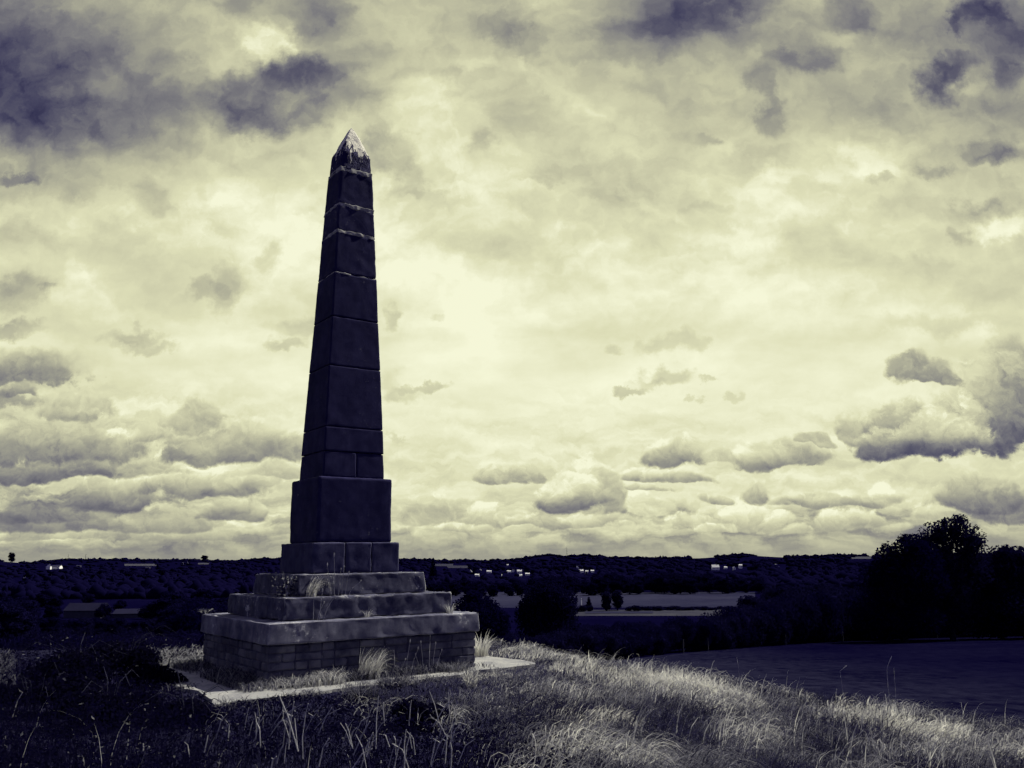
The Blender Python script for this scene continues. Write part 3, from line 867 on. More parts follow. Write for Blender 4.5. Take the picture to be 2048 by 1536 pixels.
# capstone: short upright base, then the pyramid
a0, b0 = ring(.177); a1, b1 = ring(.167)
cv, cf = [], []
lev = [(3.953, 1.0, .006), (3.965, 1.0, 0), (4.02, .985, 0), (4.08, .965, 0), (4.13, .952, 0), (4.15, .945, 0)]
for k_ in range(1, 13):
    t = k_ / 12
    lev.append((4.15 + (4.517 - 4.15) * t, .945 * (1 - t) ** 0.86 + .012, 0))
npt = 40
for z, s_, ins in lev:
    for k_ in range(npt):
        ang = k_ / npt * 4
        e, f = int(ang) % 4, ang - int(ang)
        cs = [(-1, -1), (1, -1), (1, 1), (-1, 1)]
        p0, p1 = cs[e], cs[(e + 1) % 4]
        x = p0[0] + (p1[0] - p0[0]) * f; y = p0[1] + (p1[1] - p0[1]) * f
        rr = max(abs(x), abs(y)); ln = math.hypot(x, y)
        rnd = 1 - 0.075 * max(0, (ln - 1.22)) / 0.2
        P = Vector((x * a0 * (s_ - ins) * rnd, y * b0 * (s_ - ins) * rnd, Z(z)))
        n_ = mnoise.fractal(P * 14, 1.0, 2.0, 4)
        P += Vector((x, y, 0.3)) * 0.006 * n_ * (0.3 + s_)
        cv.append(P)
for i in range(len(lev) - 1):
    for k_ in range(npt):
        cf.append((i * npt + k_, i * npt + (k_ + 1) % npt, (i + 1) * npt + (k_ + 1) % npt, (i + 1) * npt + k_))
me = bpy.data.meshes.new('capstone'); me.from_pydata(cv, [], cf + [tuple(range(npt - 1, -1, -1)), tuple((len(lev) - 1) * npt + k_ for k_ in range(npt))]); me.update()
link_mesh('capstone', me, MAT['cap'], ob, smooth=False)['label'] = 'pointed capstone with pale streaked tip'

# concrete apron round the foot
pf = pl + pr_ - pn
edge = []
cor = [pl, pn, pr_, pf]
for i in range(4):
    for k_ in range(24):
        t = k_ / 24
        p = cor[i].lerp(cor[(i + 1) % 4], t)
        n_ = mnoise.fractal(p * 2.3, 1.0, 2.0, 4)
        edge.append(Vector((p.x, p.y, 0)) + (Vector((p.x, p.y, 0)) - Vector((OB.x, OB.y, 0))).normalized() * 0.13 * n_)
me = bpy.data.meshes.new('path')
n_e = len(edge)
vs = [(p.x, p.y, PZ) for p in edge] + [(p.x, p.y, -0.25) for p in edge]
me.from_pydata(vs, [], [tuple(range(n_e))] + [(i, n_e + i, n_e + (i + 1) % n_e, (i + 1) % n_e) for i in range(n_e)])
me.update()
tag(link_mesh('path', me, MAT['concrete']), kind='structure')
# ------------------------------------------------------------------ trees
def leaf_cloud(lobes, n, size, seed, shell=(0.62, 1.06), flat=0.0):
    """n leaf sprays (folded quads) spread over the outer part of ellipsoid lobes [(cx,cy,cz,rx,ry,rz)]"""
    g = np.random.default_rng(seed)
    lo = np.array(lobes, float)
    vol = (lo[:, 3] * lo[:, 4] + lo[:, 4] * lo[:, 5] + lo[:, 3] * lo[:, 5])
    which = g.choice(len(lo), n, p=vol / vol.sum())
    d = g.normal(size=(n, 3)); d /= np.linalg.norm(d, axis=1)[:, None]
    rad = g.uniform(*shell, n) ** 0.8
    c = lo[which, :3] + d * lo[which, 3:6] * rad[:, None]
    sz = size * g.uniform(0.5, 1.35, n)
    a = g.normal(size=(n, 3)); a /= np.linalg.norm(a, axis=1)[:, None]
    b = np.cross(a, g.normal(size=(n, 3))); b /= np.linalg.norm(b, axis=1)[:, None] + 1e-9
    nrm = np.cross(a, b)
    v0 = c - a * sz[:, None]; v2 = c + a * sz[:, None]
    fold = nrm * (sz * 0.25)[:, None]
    v1 = c + b * (sz * 0.55)[:, None] + fold; v3 = c - b * (sz * 0.55)[:, None] + fold
    V = np.stack((v0, v1, v2, v3), 1).reshape(-1, 3)
    Fq = np.arange(4 * n).reshape(n, 4)
    return V, Fq

def lump(lobes, k, seed):
    """dark inner masses so that a crown is not see-through all over"""
    V, Fc = [], []; base = 0
    ico = bmesh.new(); bmesh.ops.create_icosphere(ico, subdivisions=2, radius=1.0)
    iv = np.array([v_.co[:] for v_ in ico.verts]); ico.verts.ensure_lookup_table()
    fi = np.array([[v_.index for v_ in f.verts] for f in ico.faces]); ico.free()
    g = np.random.default_rng(seed)
    for l in lobes:
        w = iv * np.array(l[3:6]) * k * g.uniform(0.75, 1.05, (len(iv), 1)) + np.array(l[:3])
        V.append(w); Fc.append(fi + base); base += len(iv)
    return np.concatenate(V), np.concatenate(Fc)

def crown_mesh(name, lobes, n, size, seed, core=0.66, shell=(0.62, 1.06)):
    V, Fq = leaf_cloud(lobes, n, size, seed, shell)
    V2, Ft = lump(lobes, core, seed + 1)
    return np_mesh(name, np.concatenate((V, V2)), [Fq, Ft + len(V)])

def random_lobes(seed, kind='round'):
    """lobes of a crown for a tree one unit high"""
    g = np.random.default_rng(seed)
    out = []
    if kind == 'low':
        out.append((0, 0, .50, .34, .34, .46))
        for k in range(11):
            a = g.uniform(0, 6.28); z = g.uniform(.14, .86); r = .27 * math.sqrt(max(0.05, 1 - ((z - .45) / .5) ** 2))
            s = g.uniform(.12, .20)
            out.append((r * math.cos(a), r * math.sin(a), z, s * 1.1, s * 1.1, s * .85))
    elif kind == 'round':
        out.append((0, 0, .56, .34, .34, .36))
        for k in range(9):
            a = g.uniform(0, 6.28); z = g.uniform(.32, .86); r = .27 * math.sqrt(max(0.05, 1 - ((z - .55) / .42) ** 2))
            s = g.uniform(.12, .20)
            out.append((r * math.cos(a), r * math.sin(a), z, s * 1.1, s * 1.1, s * .85))
    elif kind == 'bush':
        for k in range(9):
            a = g.uniform(0, 6.28); r = g.uniform(.1, .45)
            s = g.uniform(.20, .34)
            out.append((r * math.cos(a), r * math.sin(a), g.uniform(.25, .66), s * 1.15, s * 1.15, s))
    elif kind == 'tall':
        for k in range(10):
            z = .22 + .07 * k; r = .19 * math.sin(math.pi * (z - .05) / 1.0)
            a = g.uniform(0, 6.28); s = g.uniform(.11, .17)
            out.append((r * .4 * math.cos(a), r * .4 * math.sin(a), z, s, s, s * .9))
    elif kind == 'conifer':
        for k in range(12):
            z = .10 + .07 * k; r = .20 * (1.02 - z) + .015
            out.append((0, 0, z, r, r, .055))
    return out

def trunk_mesh(parts_seed, top, r0, limbs=5):
    g = random.Random(parts_seed)
    m_ = MB()
    pts = [(0, 0, -.04), (g.uniform(-.01, .01), g.uniform(-.01, .01), top * .4), (g.uniform(-.02, .02), g.uniform(-.02, .02), top)]
    m_.tube(pts, [r0, r0 * .75, r0 * .3], 7)
    for k in range(limbs):
        a = g.uniform(0, 6.28); z = top * g.uniform(.4, .8); l = g.uniform(.15, .3)
        m_.tube([(0, 0, z), (l * .5 * math.cos(a), l * .5 * math.sin(a), z + l * .45), (l * math.cos(a), l * math.sin(a), z + l * .9)], [r0 * .4, r0 * .25, r0 * .08], 5)
    me = bpy.data.meshes.new('trunk'); me.from_pydata(m_.v, [], m_.f); me.update()
    return me

_proto = {}
def tree_meshes(key, kind, n, size, seed, mat, core=.66, trunk=True):
    c = crown_mesh('crown', random_lobes(seed, kind), n, size, seed, core)
    c.materials.append(mat)
    t = trunk_mesh(seed, .55 if kind != 'conifer' else .9, .028 if kind != 'bush' else .02)
    t.materials.append(MAT['bark'])
    _proto[key] = (c, t)
for i in range(4): tree_meshes(('near', i), 'bush', 5200, .030, 10 + i, MAT['leaf'])
for i in range(3): tree_meshes(('nearround', i), 'low', 6500, .024, 20 + i, MAT['leaf'])
for i in range(4): tree_meshes(('far', i), 'low', 1300, .045, 30 + i, MAT['leaf_far'], .72)
for i in range(3): tree_meshes(('mid', i), 'bush', 2200, .042, 40 + i, MAT['leaf'], .7)
for i in range(2): tree_meshes(('oval', i), 'tall', 1500, .036, 50 + i, MAT['leaf'], .75)
tree_meshes(('conifer', 0), 'conifer', 1500, .034, 60, MAT['leaf'], .6)

def tree(name, key, x, y, h, w, label, cat, group=None, rz=0.0, z=None):
    """h = height, w = crown width relative to the model's own"""
    e = empty(name, (x, y, (gz(x, y) if z is None else z) - 0.02 * h), rz)
    e.scale = (w, w, h)
    tag(e, label, cat, group)
    c_, t_m = _proto[key]
    for nm, me in (('crown', c_), ('trunk', t_m)):
        o = bpy.data.objects.new(nm, me); C.objects.link(o); o.parent = e
    return e

def place_px(name, key, px, Y, top_py, wpx, label, cat, group=None, rz=0.0, model_w=.75):
    """stand a tree at distance Y in the direction of column px, reaching up to row top_py"""
    d = ray(px, 1180)
    x = d.x / d.y * Y
    z0 = gz(x, Y)
    top = at(px, top_py, Y).z
    h = max(0.8, top - z0)
    w = wpx / F * Y / model_w
    w = min(w, h * 1.35 if key[0] in ('far', 'nearround') else w)
    return tree(name, key, x, Y, h, w, label, cat, group, rz)

TR = random.Random(11)
def rz(): return TR.uniform(0, 6.28)

# --- the big field tree on the right, and its neighbours (own crowns)
def big_tree(label, px, Y, top_py, lobes_px, n, leaf, seed, cat='tree'):
    """lobes given in pixels around the trunk at distance Y: (px, py, rx, ry)"""
    d = ray(px, 1180); x = d.x / d.y * Y; z0 = gz(x, Y)
    e = empty('tree', (x, Y, z0)); tag(e, label, cat)
    g = random.Random(seed)
    lobes = []
    for (lx, ly, rx, ry) in lobes_px:
        p = at(lx, ly, Y); s = Y / F
        lobes.append((p.x - x, g.uniform(-.35, .35) * rx * s * 2, p.z - z0, rx * s, rx * s * 1.15, ry * s))
    c = crown_mesh('crown', lobes, n, leaf, seed, .50, (.45, 1.16))
    link_mesh('crown', c, MAT['leaf'], e)
    m_ = MB()
    top = max(l[2] for l in lobes)
    m_.tube([(0, 0, -.4), (.05, 0, top * .35), (-.1, .1, top * .6), (.1, 0, top * .95)], [.34, .26, .18, .05], 9)
    for l in lobes[:8]:
        z1 = max(1.0, l[2] * .5)
        m_.tube([(0, 0, z1), (l[0] * .5, l[1] * .5, (z1 + l[2]) / 2 + .1), (l[0], l[1], l[2])], [.14, .09, .03], 6)
    m_.build('trunk', MAT['bark'], e)
    return e

big_tree('tallest dark round crowned tree on the right, standing above the hedge', 1895, 104, 1033,
         [(1905,1062,28,26),(1880,1075,34,30),(1925,1080,30,30),(1850,1095,30,28),(1945,1100,22,30),(1900,1110,44,34),(1865,1130,44,34),(1935,1140,34,34),(1955,1085,10,16),(1915,1042,16,12),(1870,1062,14,14),(1890,1165,60,40),(1960,1118,8,12),(1880,1212,72,34),(1930,1228,46,34),(1850,1240,50,30),(1845,1080,14,14),(1888,1045,10,9)], 15000, .19, 71)
big_tree('dark spreading tree joined to the left side of the tallest tree', 1800, 98, 1068,
         [(1815,1095,30,22),(1790,1112,32,26),(1830,1085,20,16),(1770,1125,26,24),(1845,1120,34,34),(1800,1150,56,36),(1760,1160,40,34),(1855,1165,44,36),(1778,1098,12,10),(1790,1208,60,34),(1745,1225,40,30),(1830,1240,44,30),(1765,1250,50,24),(1808,1078,12,9)], 12000, .19, 72)
big_tree('dark broad tree at the far right edge of the picture', 2040, 106, 1092,
         [(2000,1108,26,16),(2045,1112,36,18),(2085,1120,40,24),(1990,1135,34,26),(2030,1150,50,36),(2080,1165,50,40),(2000,1175,40,36),(2012,1098,10,7),(2000,1222,60,34),(2060,1235,60,34),(1975,1250,40,24),(1975,1150,20,20)], 12000, .20, 73)
big_tree('full round tree beside the stepped base, nearest the obelisk', 958, 84, 1183,
         [(952,1205,28,22),(930,1218,24,22),(978,1220,24,22),(955,1240,46,34),(1000,1250,22,26),(925,1250,26,28),(960,1275,54,30),(945,1192,12,10),(1008,1235,10,10)], 9000, .16, 74)
big_tree('wide round tree in front of the valley field, right of the obelisk', 1092, 88, 1163,
         [(1095,1185,26,22),(1070,1200,28,26),(1120,1200,30,28),(1095,1225,52,34),(1140,1235,16,26),(1050,1235,20,26),(1100,1262,60,32),(1082,1170,12,9),(1135,1212,18,20),(1055,1215,16,16)], 10000, .16, 75)

# --- hedge along the far side of the pasture (line from (8,58) to (90,115))
HEDGE = 'hedge bushes along the far edge of the pasture'
for k in range(74):
    t = k / 73.0
    x = -5 + t * 82 + TR.uniform(-.5, .5); y = far_edge(x)
    px_ = 1024 + F * x / y
    y += 1.0
    h = np.interp(px_, [900, 1000, 1150, 1250, 1330, 1420, 1500, 1600, 1750, 1900, 2100], [2.0, 2.0, 2.4, 2.6, 2.9, 3.8, 5.2, 6.2, 7.2, 7.6, 7.6]) * TR.uniform(.82, 1.05)
    y += max(2.2, h * .8) * .58 + TR.uniform(0, .8)
    tree('hedge_bush', ('near', TR.randrange(4)), x, y, h, max(2.2, h * .8), 'dark dense bush in the hedge row beyond the pasture', 'bush', HEDGE, rz())
BACK = 'bushes and trees behind the pasture hedge'
for k in range(46):
    px_ = TR.uniform(905, 1500); Y = TR.uniform(72, 120)
    tp = np.interp(px_, [900, 950, 1000, 1100, 1160, 1300, 1400, 1500], [1250, 1255, 1262, 1262, 1238, 1236, 1232, 1222]) + TR.uniform(-2, 16)
    place_px('bush', ('near', TR.randrange(4)), px_, Y, tp, TR.uniform(40, 70), 'dark rounded bush on the slope behind the pasture hedge', 'bush', BACK, rz(), 1.3)
RIGHTW = 'trees massed on the right beyond the pasture'
for k in range(42):
    px_ = TR.uniform(1500, 2140); Y = TR.uniform(105, 260)
    tp = np.interp(px_, [1500, 1530, 1600, 1700, 1760, 1850, 2140], [1172, 1162, 1154, 1147, 1138, 1128, 1118]) + abs(TR.gauss(0, 18))
    w = TR.uniform(60, 110)
    place_px('tree', ('nearround', TR.randrange(3)), px_, Y, tp, w, 'dark leafy tree in the mass below the tallest tree', 'tree', RIGHTW, rz(), .72)

# --- valley: two oval trees and a small conifer in the field, low hedge, belt beyond
place_px('tree', ('oval', 0), 1212, 425, 1181, 26, 'oval tree on the left of the pair standing in the valley field', 'tree', None, 0.3, .5)
place_px('tree', ('oval', 1), 1234, 428, 1178, 28, 'oval tree on the right of the pair standing in the valley field', 'tree', None, 1.3, .5)
place_px('conifer_tree', ('conifer', 0), 1177, 428, 1191, 17, 'small pointed conifer left of the two oval trees in the field', 'tree', None, 0, .42)
for k in range(24):
    px_ = 1150 + k * 15.2
    if 1195 < px_ < 1250: continue
    place_px('bush', ('mid', TR.randrange(3)), px_, 424 + TR.uniform(-4, 4), TR.uniform(1207, 1213), TR.uniform(18, 30), 'low dark bush in the hedge between the two valley fields', 'bush', 'low hedge between the valley fields', rz(), 1.3)
BELT = 'tree belt between the valley field and the village'
for row, (Y0, lift) in enumerate(((612, 9), (650, 3), (700, 0))):
    for k in range(26):
        px_ = 856 + k * 26.5 + TR.uniform(-8, 8)
        tp = np.interp(px_, [860, 880, 950, 1000, 1050, 1075, 1100, 1150, 1170, 1200, 1235, 1260, 1300, 1350, 1400, 1450, 1540], [1150, 1156, 1158, 1164, 1158, 1148, 1146, 1150, 1158, 1144, 1142, 1152, 1143, 1139, 1144, 1151, 1152]) + lift * TR.uniform(.4, 1.6) + TR.uniform(-1, 4)
        place_px('tree', ('far', TR.randrange(4)), px_, Y0 + TR.uniform(-12, 12), tp, TR.uniform(32, 52), 'rounded tree in the dense belt behind the valley field', 'tree', BELT, rz(), .72)
place_px('conifer_tree', ('conifer', 0), 866, 900, 1111, 22, 'tall dark conifer just right of the obelisk pedestal, before the far hill', 'tree', None, 0, .42)

# --- the wooded valley side on the left
LEFTW = 'trees filling the valley on the left'
CLEAR = [(112, 296, 1206, 1231, 440), (84, 122, 1126, 1141, 1500), (40, 112, 1146, 1164, 1150)]
cnt = 0
for k in range(400):
    if cnt >= 90: break
    px_ = TR.uniform(-60, 620)
    Y = 10 ** TR.uniform(math.log10(110), math.log10(1300))
    top_lim = np.interp(Y, [110, 200, 400, 700, 1300], [1196, 1186, 1178, 1160, 1136])
    tp = top_lim + abs(TR.gauss(0, 12)) + 2
    w = np.interp(Y, [110, 200, 400, 700, 1300], [80, 66, 52, 40, 26]) * TR.uniform(.75, 1.2)
    base = 1119 - 0.0124 * (px_ - 1024) + F * (1 - gz((px_ - 1024) / F * Y, Y)) / Y
    if base - tp < 8: continue
    if any(px_ + w * .6 > a and px_ - w * .6 < b and tp < d_ and Y < yy for a, b, c_, d_, yy in CLEAR): continue
    key = ('nearround', TR.randrange(3)) if Y < 260 else ('far', TR.randrange(4))
    place_px('tree', key, px_, Y, tp, w, 'dark bushy tree among the woods left of the obelisk', 'tree', LEFTW, rz(), .72)
    cnt += 1
for k in range(16):
    px_ = 70 + k * 17 + TR.uniform(-6, 6)
    place_px('tree', ('nearround', TR.randrange(3)), px_, TR.uniform(190, 380), TR.uniform(1231, 1241), TR.uniform(34, 56), 'dark bushy tree among the woods left of the obelisk', 'tree', LEFTW, rz(), .72)
for px_ in (104, 118, 210, 218, 292, 306):
    place_px('tree', ('far', TR.randrange(4)), px_, 405, TR.uniform(1203, 1214), TR.uniform(16, 26), 'dark bushy tree among the woods left of the obelisk', 'tree', LEFTW, rz(), .72)
NEARL = 'scrub on the hillside below the brow, left'
for k in range(44):
    px_ = TR.uniform(-80, 560); Y = TR.uniform(26, 80)
    tp = TR.uniform(1238, 1290) if not 105 < px_ < 300 else TR.uniform(1246, 1290)
    place_px('bush', ('near', TR.randrange(4)), px_, Y, tp, TR.uniform(70, 130), 'dark scrub bush on the hillside left of the obelisk', 'bush', NEARL, rz(), 1.3)

# --- trees about the village
VT = 'trees round the village houses'
VCLEAR = ((932, 1062), (1150, 1180), (1423, 1488), (1538, 1582), (90, 120), (44, 112))
for k in range(58):
    px_ = TR.uniform(-20, 1760)
    Y = TR.uniform(1250, 2300)
    if any(a - 4 < px_ < b + 4 for a, b in VCLEAR) and Y < 1700 and TR.random() < .85: continue
    place_px('tree', ('far', TR.randrange(4)), px_, Y, 1119 - 0.0124 * (px_ - 1024) + TR.uniform(9, 20), TR.uniform(12, 24), 'small rounded tree between the distant village houses', 'tree', VT, rz(), .72)

# lone trees breaking the skyline
for px_, tp, w, lab in ((405, 1110, 13, 'lone rounded tree standing above the skyline left of the obelisk'), (16, 1104, 11, 'pointed tree on the skyline at the far left edge')):
    place_px('tree', ('far', 1), px_, 3300, tp, w, lab, 'tree', None, 0, .72)

# far woods on the ridge: a single mass
g = np.random.default_rng(5)
nW = 15000
azs = g.uniform(-0.75, 0.85, nW)
kind_f = g.random(nW)
ys = np.where(kind_f < .30, g.uniform(3250, 3540, nW), 1 / (1 / 3300 + g.random(nW) * (1 / 640 - 1 / 3300)))
mask_f = np.ones(nW, bool)
WV, WF = [], []; base_i = 0
ico = bmesh.new(); bmesh.ops.create_icosphere(ico, subdivisions=1, radius=1.0)
iv = np.array([v_.co[:] for v_ in ico.verts]); fi = np.array([[v_.index for v_ in f.verts] for f in ico.faces]); ico.free()
clear_px = [(866, 930, 1127, 1134), (-20, 56, 1123, 1128), (249, 318, 1126, 1134), (396, 418, 1125, 1130), (1372, 1418, 1110, 1117), (1498, 1552, 1110, 1116), (1692, 1742, 1112.5, 1119), (937, 945, 1139.7, 1146.2), (956, 964, 1137, 1145.2), (948.5, 959.5, 1147.4, 1152.2), (972, 984, 1140.4, 1145.2), (993, 1005, 1148.4, 1153.2), (1011, 1023, 1140.4, 1145.2), (1022, 1030, 1138.4, 1143.2), (1049.5, 1060.5, 1145.4, 1150.2), (1170, 1178, 1140.4, 1145.2), (1180.5, 1189.5, 1139.4, 1144.2), (1447.5, 1456.5, 1132.4, 1137.2), (1465.5, 1472.5, 1132.7, 1139.2), (1575.5, 1582.5, 1134.1, 1137.2), (1033, 1045, 1139, 1147.2), (1032.5, 1045.5, 1148.4, 1153.2), (1009.5, 1018.5, 1128.1, 1131.2), (1151, 1159, 1131.7, 1138.2), (1151.5, 1168.5, 1138.7, 1145.2), (1423.5, 1440.5, 1129.3, 1139.2), (1477.5, 1486.5, 1128, 1136.2), (1537, 1549, 1128.7, 1135.2), (1547, 1559, 1127.7, 1134.2), (90.5, 101.5, 1128.3, 1138.2), (100, 120, 1130.7, 1137.2), (59, 69, 1148.4, 1153.2), (55.5, 64.5, 1154.4, 1159.2), (42.5, 49.5, 1154.4, 1159.2), (103, 111, 1157.4, 1162.2), (96.5, 103.5, 1151.4, 1156.2), (150.5, 161.5, 1130.1, 1133.2), (880, 1512, 1178, 1237), (112, 296, 1206, 1231)]
for a, y in zip(azs, ys):
    x = a * y; z = gz(x, y)
    k_ = min(1.0, y / 2600); r = g.uniform(2.5, 13) * (.5 + .8 * k_); hh = g.uniform(3.0, 5.5) if g.random() < .93 else g.uniform(6, 9)
    px_ = 1024 + F * a; hor = 1119 - 0.0124 * (px_ - 1024)
    pb_, pt_ = hor + F * (1 - z) / y, hor + F * (1 - z - hh * 1.5) / y
    if any(x0 - 3 < px_ < x1 + 3 and pt_ < y1 and pb_ > y0 for x0, x1, y0, y1 in clear_px): continue
    w = iv * np.array((r, r, hh)) * g.uniform(.75, 1.15, (len(iv), 1)) + np.array((x, y, z + hh * .45))
    WV.append(w); WF.append(fi + base_i); base_i += len(iv)
wo_ = link_mesh('woodland', np_mesh('woodland', np.concatenate(WV), [np.concatenate(WF)]), MAT['leaf_far'], smooth=True)
tag(wo_, kind='stuff')
# ------------------------------------------------------------------ houses, barns, masts, posts
def house(px, py, wpx, hpx, label, gable=False, wall='render', roofpx=None, group='houses of the distant village', rot=0.0, dist=None, roof='roof'):
    """base of the front wall at pixel (px, py); wall hpx high, roof roofpx high"""
    p = hit(px, py) if dist is None else at(px, py, dist)
    s = p.y / F
    w, h = wpx * s, hpx * s
    rh = (roofpx if roofpx else hpx * .6) * s
    dpt = max(w * .7, 6.0)
    e = empty('house', p, rot); tag(e, label, 'house', group)
    m_ = MB()
    if gable:
        m_.poly([(-w/2,0,-1.5),(w/2,0,-1.5),(w/2,0,h),(0,0,h+rh),(-w/2,0,h),(-w/2,dpt,-1.5),(w/2,dpt,-1.5),(w/2,dpt,h),(0,dpt,h+rh),(-w/2,dpt,h)],
                [(0,1,2,3,4),(9,8,7,6,5),(1,6,7,2),(5,0,4,9)])
    else:
        m_.poly([(-w/2,0,-1.5),(w/2,0,-1.5),(w/2,0,h),(-w/2,0,h),(-w/2,dpt,-1.5),(w/2,dpt,-1.5),(w/2,dpt,h),(-w/2,dpt,h),(-w/2,dpt/2,h+rh),(w/2,dpt/2,h+rh)],
                [(0,1,2,3),(5,4,7,6),(1,5,6,9,2),(4,0,3,8,7)])
    m_.build('wall', MAT[wall], e)
    r_ = MB(); ov = .25; th_ = .25
    if gable:
        for sg in (-1, 1):
            r_.poly([(0,-ov,h+rh+.02),(sg*(w/2+ov),-ov,h-.1),(sg*(w/2+ov),dpt+ov,h-.1),(0,dpt+ov,h+rh+.02),(0,-ov,h+rh+th_),(sg*(w/2+ov),-ov,h-.1+th_),(sg*(w/2+ov),dpt+ov,h-.1+th_),(0,dpt+ov,h+rh+th_)],
                    [(0,1,2,3),(7,6,5,4),(0,4,5,1),(1,5,6,2),(2,6,7,3)])
    else:
        for sg in (0, 1):
            y0 = -ov if sg == 0 else dpt + ov
            r_.poly([(-w/2-ov,y0,h-.1),(w/2+ov,y0,h-.1),(w/2+ov,dpt/2,h+rh+.02),(-w/2-ov,dpt/2,h+rh+.02),(-w/2-ov,y0,h-.1+th_),(w/2+ov,y0,h-.1+th_),(w/2+ov,dpt/2,h+rh+th_),(-w/2-ov,dpt/2,h+rh+th_)],
                    [(0,1,2,3),(7,6,5,4),(0,4,5,1),(1,5,6,2),(3,7,4,0)])
    ro = r_.build('roof', MAT['paleroof' if wall == 'render' and roof == 'roof' else 'roof'], e)
    c_ = MB(); c_.box((w*.28-.4, dpt/2-.4, h+rh*.6), (w*.28+.4, dpt/2+.4, h+rh+1.1)); c_.build('chimney', MAT['greywall'], ro)
    for sx_ in ((-.27, .27) if wpx > 5 else (0,)):
        wn = MB(); wn.box((sx_*w-.6, -.06, h*.4), (sx_*w+.6, -.01, h*.75)); wn.build('window', MAT['pane'], e)
    return e

VG = 'white houses of the distant village'
for (px, py, w_, h_, gab) in ((941,1147,5,4,True),(960,1146,5,5,True),(954,1153,8,3,False),(978,1146,9,3,False),(999,1154,9,3,False),(1017,1146,9,3,False),(1026,1144,5,3,True),
                              (1055,1151,8,3,False),(1174,1146,5,3,False),(1185,1145,6,3,False),(1452,1138,6,3,False),(1469,1140,4,4,True),(1579,1138,4,2,False)):
    house(px, py, w_, h_, 'small pale house in the distant village row', gab, group=VG)
house(1039, 1148, 9, 5, 'brightest white house in the village, right of the row', False, group=None)
house(1039, 1154, 10, 3, 'long low pale house below the brightest village house', False, group=None)
house(1014, 1132, 6, 2, 'pale house alone on the hillside above the village', False, group=None)
house(1155, 1139, 5, 4, 'white gabled house above the long white house', True, group=None)
house(1160, 1146, 14, 4, 'long white house left of centre in the valley belt', False, group=None)
house(1173, 1154, 5, 6, 'narrow grey house between the belt trees', True, 'greywall', group=None)
house(1432, 1140, 14, 5, 'long white building with grey roof on the right', False, group=None, roofpx=5)
house(1482, 1137, 6, 6, 'square white house right of the long white building', False, group=None, roofpx=2)
house(1543, 1136, 9, 2, 'left one of two bright pointed white gables', True, group=None, roofpx=5)
house(1553, 1135, 9, 2, 'right one of two bright pointed white gables', True, group=None, roofpx=5)
house(96, 1139, 8, 6, 'white gabled house end among the trees at far left', True, group=None, roof='dark')
house(110, 1138, 17, 4, 'low white wing beside the gabled house at far left', False, group=None, roofpx=3, roof='dark')
for (px, py, w_, h_, gab) in ((64,1154,7,3,True),(60,1160,6,3,True),(46,1160,4,3,True),(107,1163,5,3,True),(100,1157,4,3,False),(156,1134,8,2,False),(364,1130,4,3,True),(374,1129,3,3,True),(294,1137,9,2,False)):
    house(px, py, w_, h_, 'small pale house half hidden in the left woods', gab, 'greywall', group='houses in the woods on the left')

# farm sheds on the left: long sheet roofs with a pale gable end
def shed(px0, px1, top, bot, label, Y):
    a, b = at(px0, bot, Y), at(px1, bot, Y)
    L_ = (b - a).length; h = (bot - top) / F * Y
    e = empty('farm_shed', (a + b) / 2, 0.0); tag(e, label, 'shed')
    w = 9.0; he = h * .42
    m_ = MB()
    m_.poly([(-L_/2,0,-4),(L_/2,0,-4),(L_/2,0,he),(-L_/2,0,he),(-L_/2,w,-4),(L_/2,w,-4),(L_/2,w,he),(-L_/2,w,he),(-L_/2,w/2,h),(L_/2,w/2,h)],
            [(0,1,2,3),(5,4,7,6),(1,5,6,9,2),(4,0,3,8,7)])
    m_.build('wall', MAT['greywall'], e)
    r_ = MB()
    for sg in (0, 1):
        y0 = -.4 if sg == 0 else w + .4
        r_.poly([(-L_/2-.3,y0,he-.3),(L_/2+.3,y0,he-.3),(L_/2+.3,w/2,h+.02),(-L_/2-.3,w/2,h+.02),(-L_/2-.3,y0,he-.15),(L_/2+.3,y0,he-.15),(L_/2+.3,w/2,h+.2),(-L_/2-.3,w/2,h+.2)],
                [(0,1,2,3),(7,6,5,4),(0,4,5,1),(1,5,6,2),(3,7,4,0)])
    r_.build('roof', MAT['barnroof'], e)
    return e
shed(124, 203, 1209, 1230, 'larger long farm shed with grey roof in the left woods', 420).rotation_euler.z = -.12
shed(226, 284, 1220, 1232, 'smaller farm shed with grey roof right of the larger shed', 415).rotation_euler.z = .08

def mast(px, top, bot, Y, label, r=.45):
    p, q = at(px, bot, Y), at(px, top, Y)
    h = q.z - p.z
    e = empty('mast', p); tag(e, label, 'mast')
    m_ = MB(); m_.tube([(0, 0, -2), (0, 0, h * .6), (0, 0, h)], [r, r * .75, r * .5], 6)
    m_.build('shaft', MAT['steel'], e)
    a_ = MB(); a_.tube([(-r * 2.2, 0, h * .8), (r * 2.2, 0, h * .8)], [r * .3, r * .3], 5); a_.build('crossarm', MAT['steel'], e)
    return e
mast(1134, 1095, 1110, 3480, 'thin mast on top of the wooded hill right of the obelisk', .9)
mast(171, 1107, 1118, 3300, 'taller thin mast on the left skyline', .9)
mast(136, 1109, 1118, 3300, 'shorter thin mast on the left skyline', .9)

pp = hit(1163, 1221)
e = empty('pole', pp); tag(e, 'pale slender pole standing in the field left of the small conifer', 'pole')
m_ = MB(); hp = 23 / F * pp.y; m_.tube([(0, 0, -.5), (0, 0, hp)], [.28, .2], 7); m_.build('post', MAT['render'], e)
m_ = MB(); m_.tube([(-.9, 0, hp * .93), (.9, 0, hp * .93)], [.1, .1], 6); m_.build('crossarm', MAT['wood'], e)

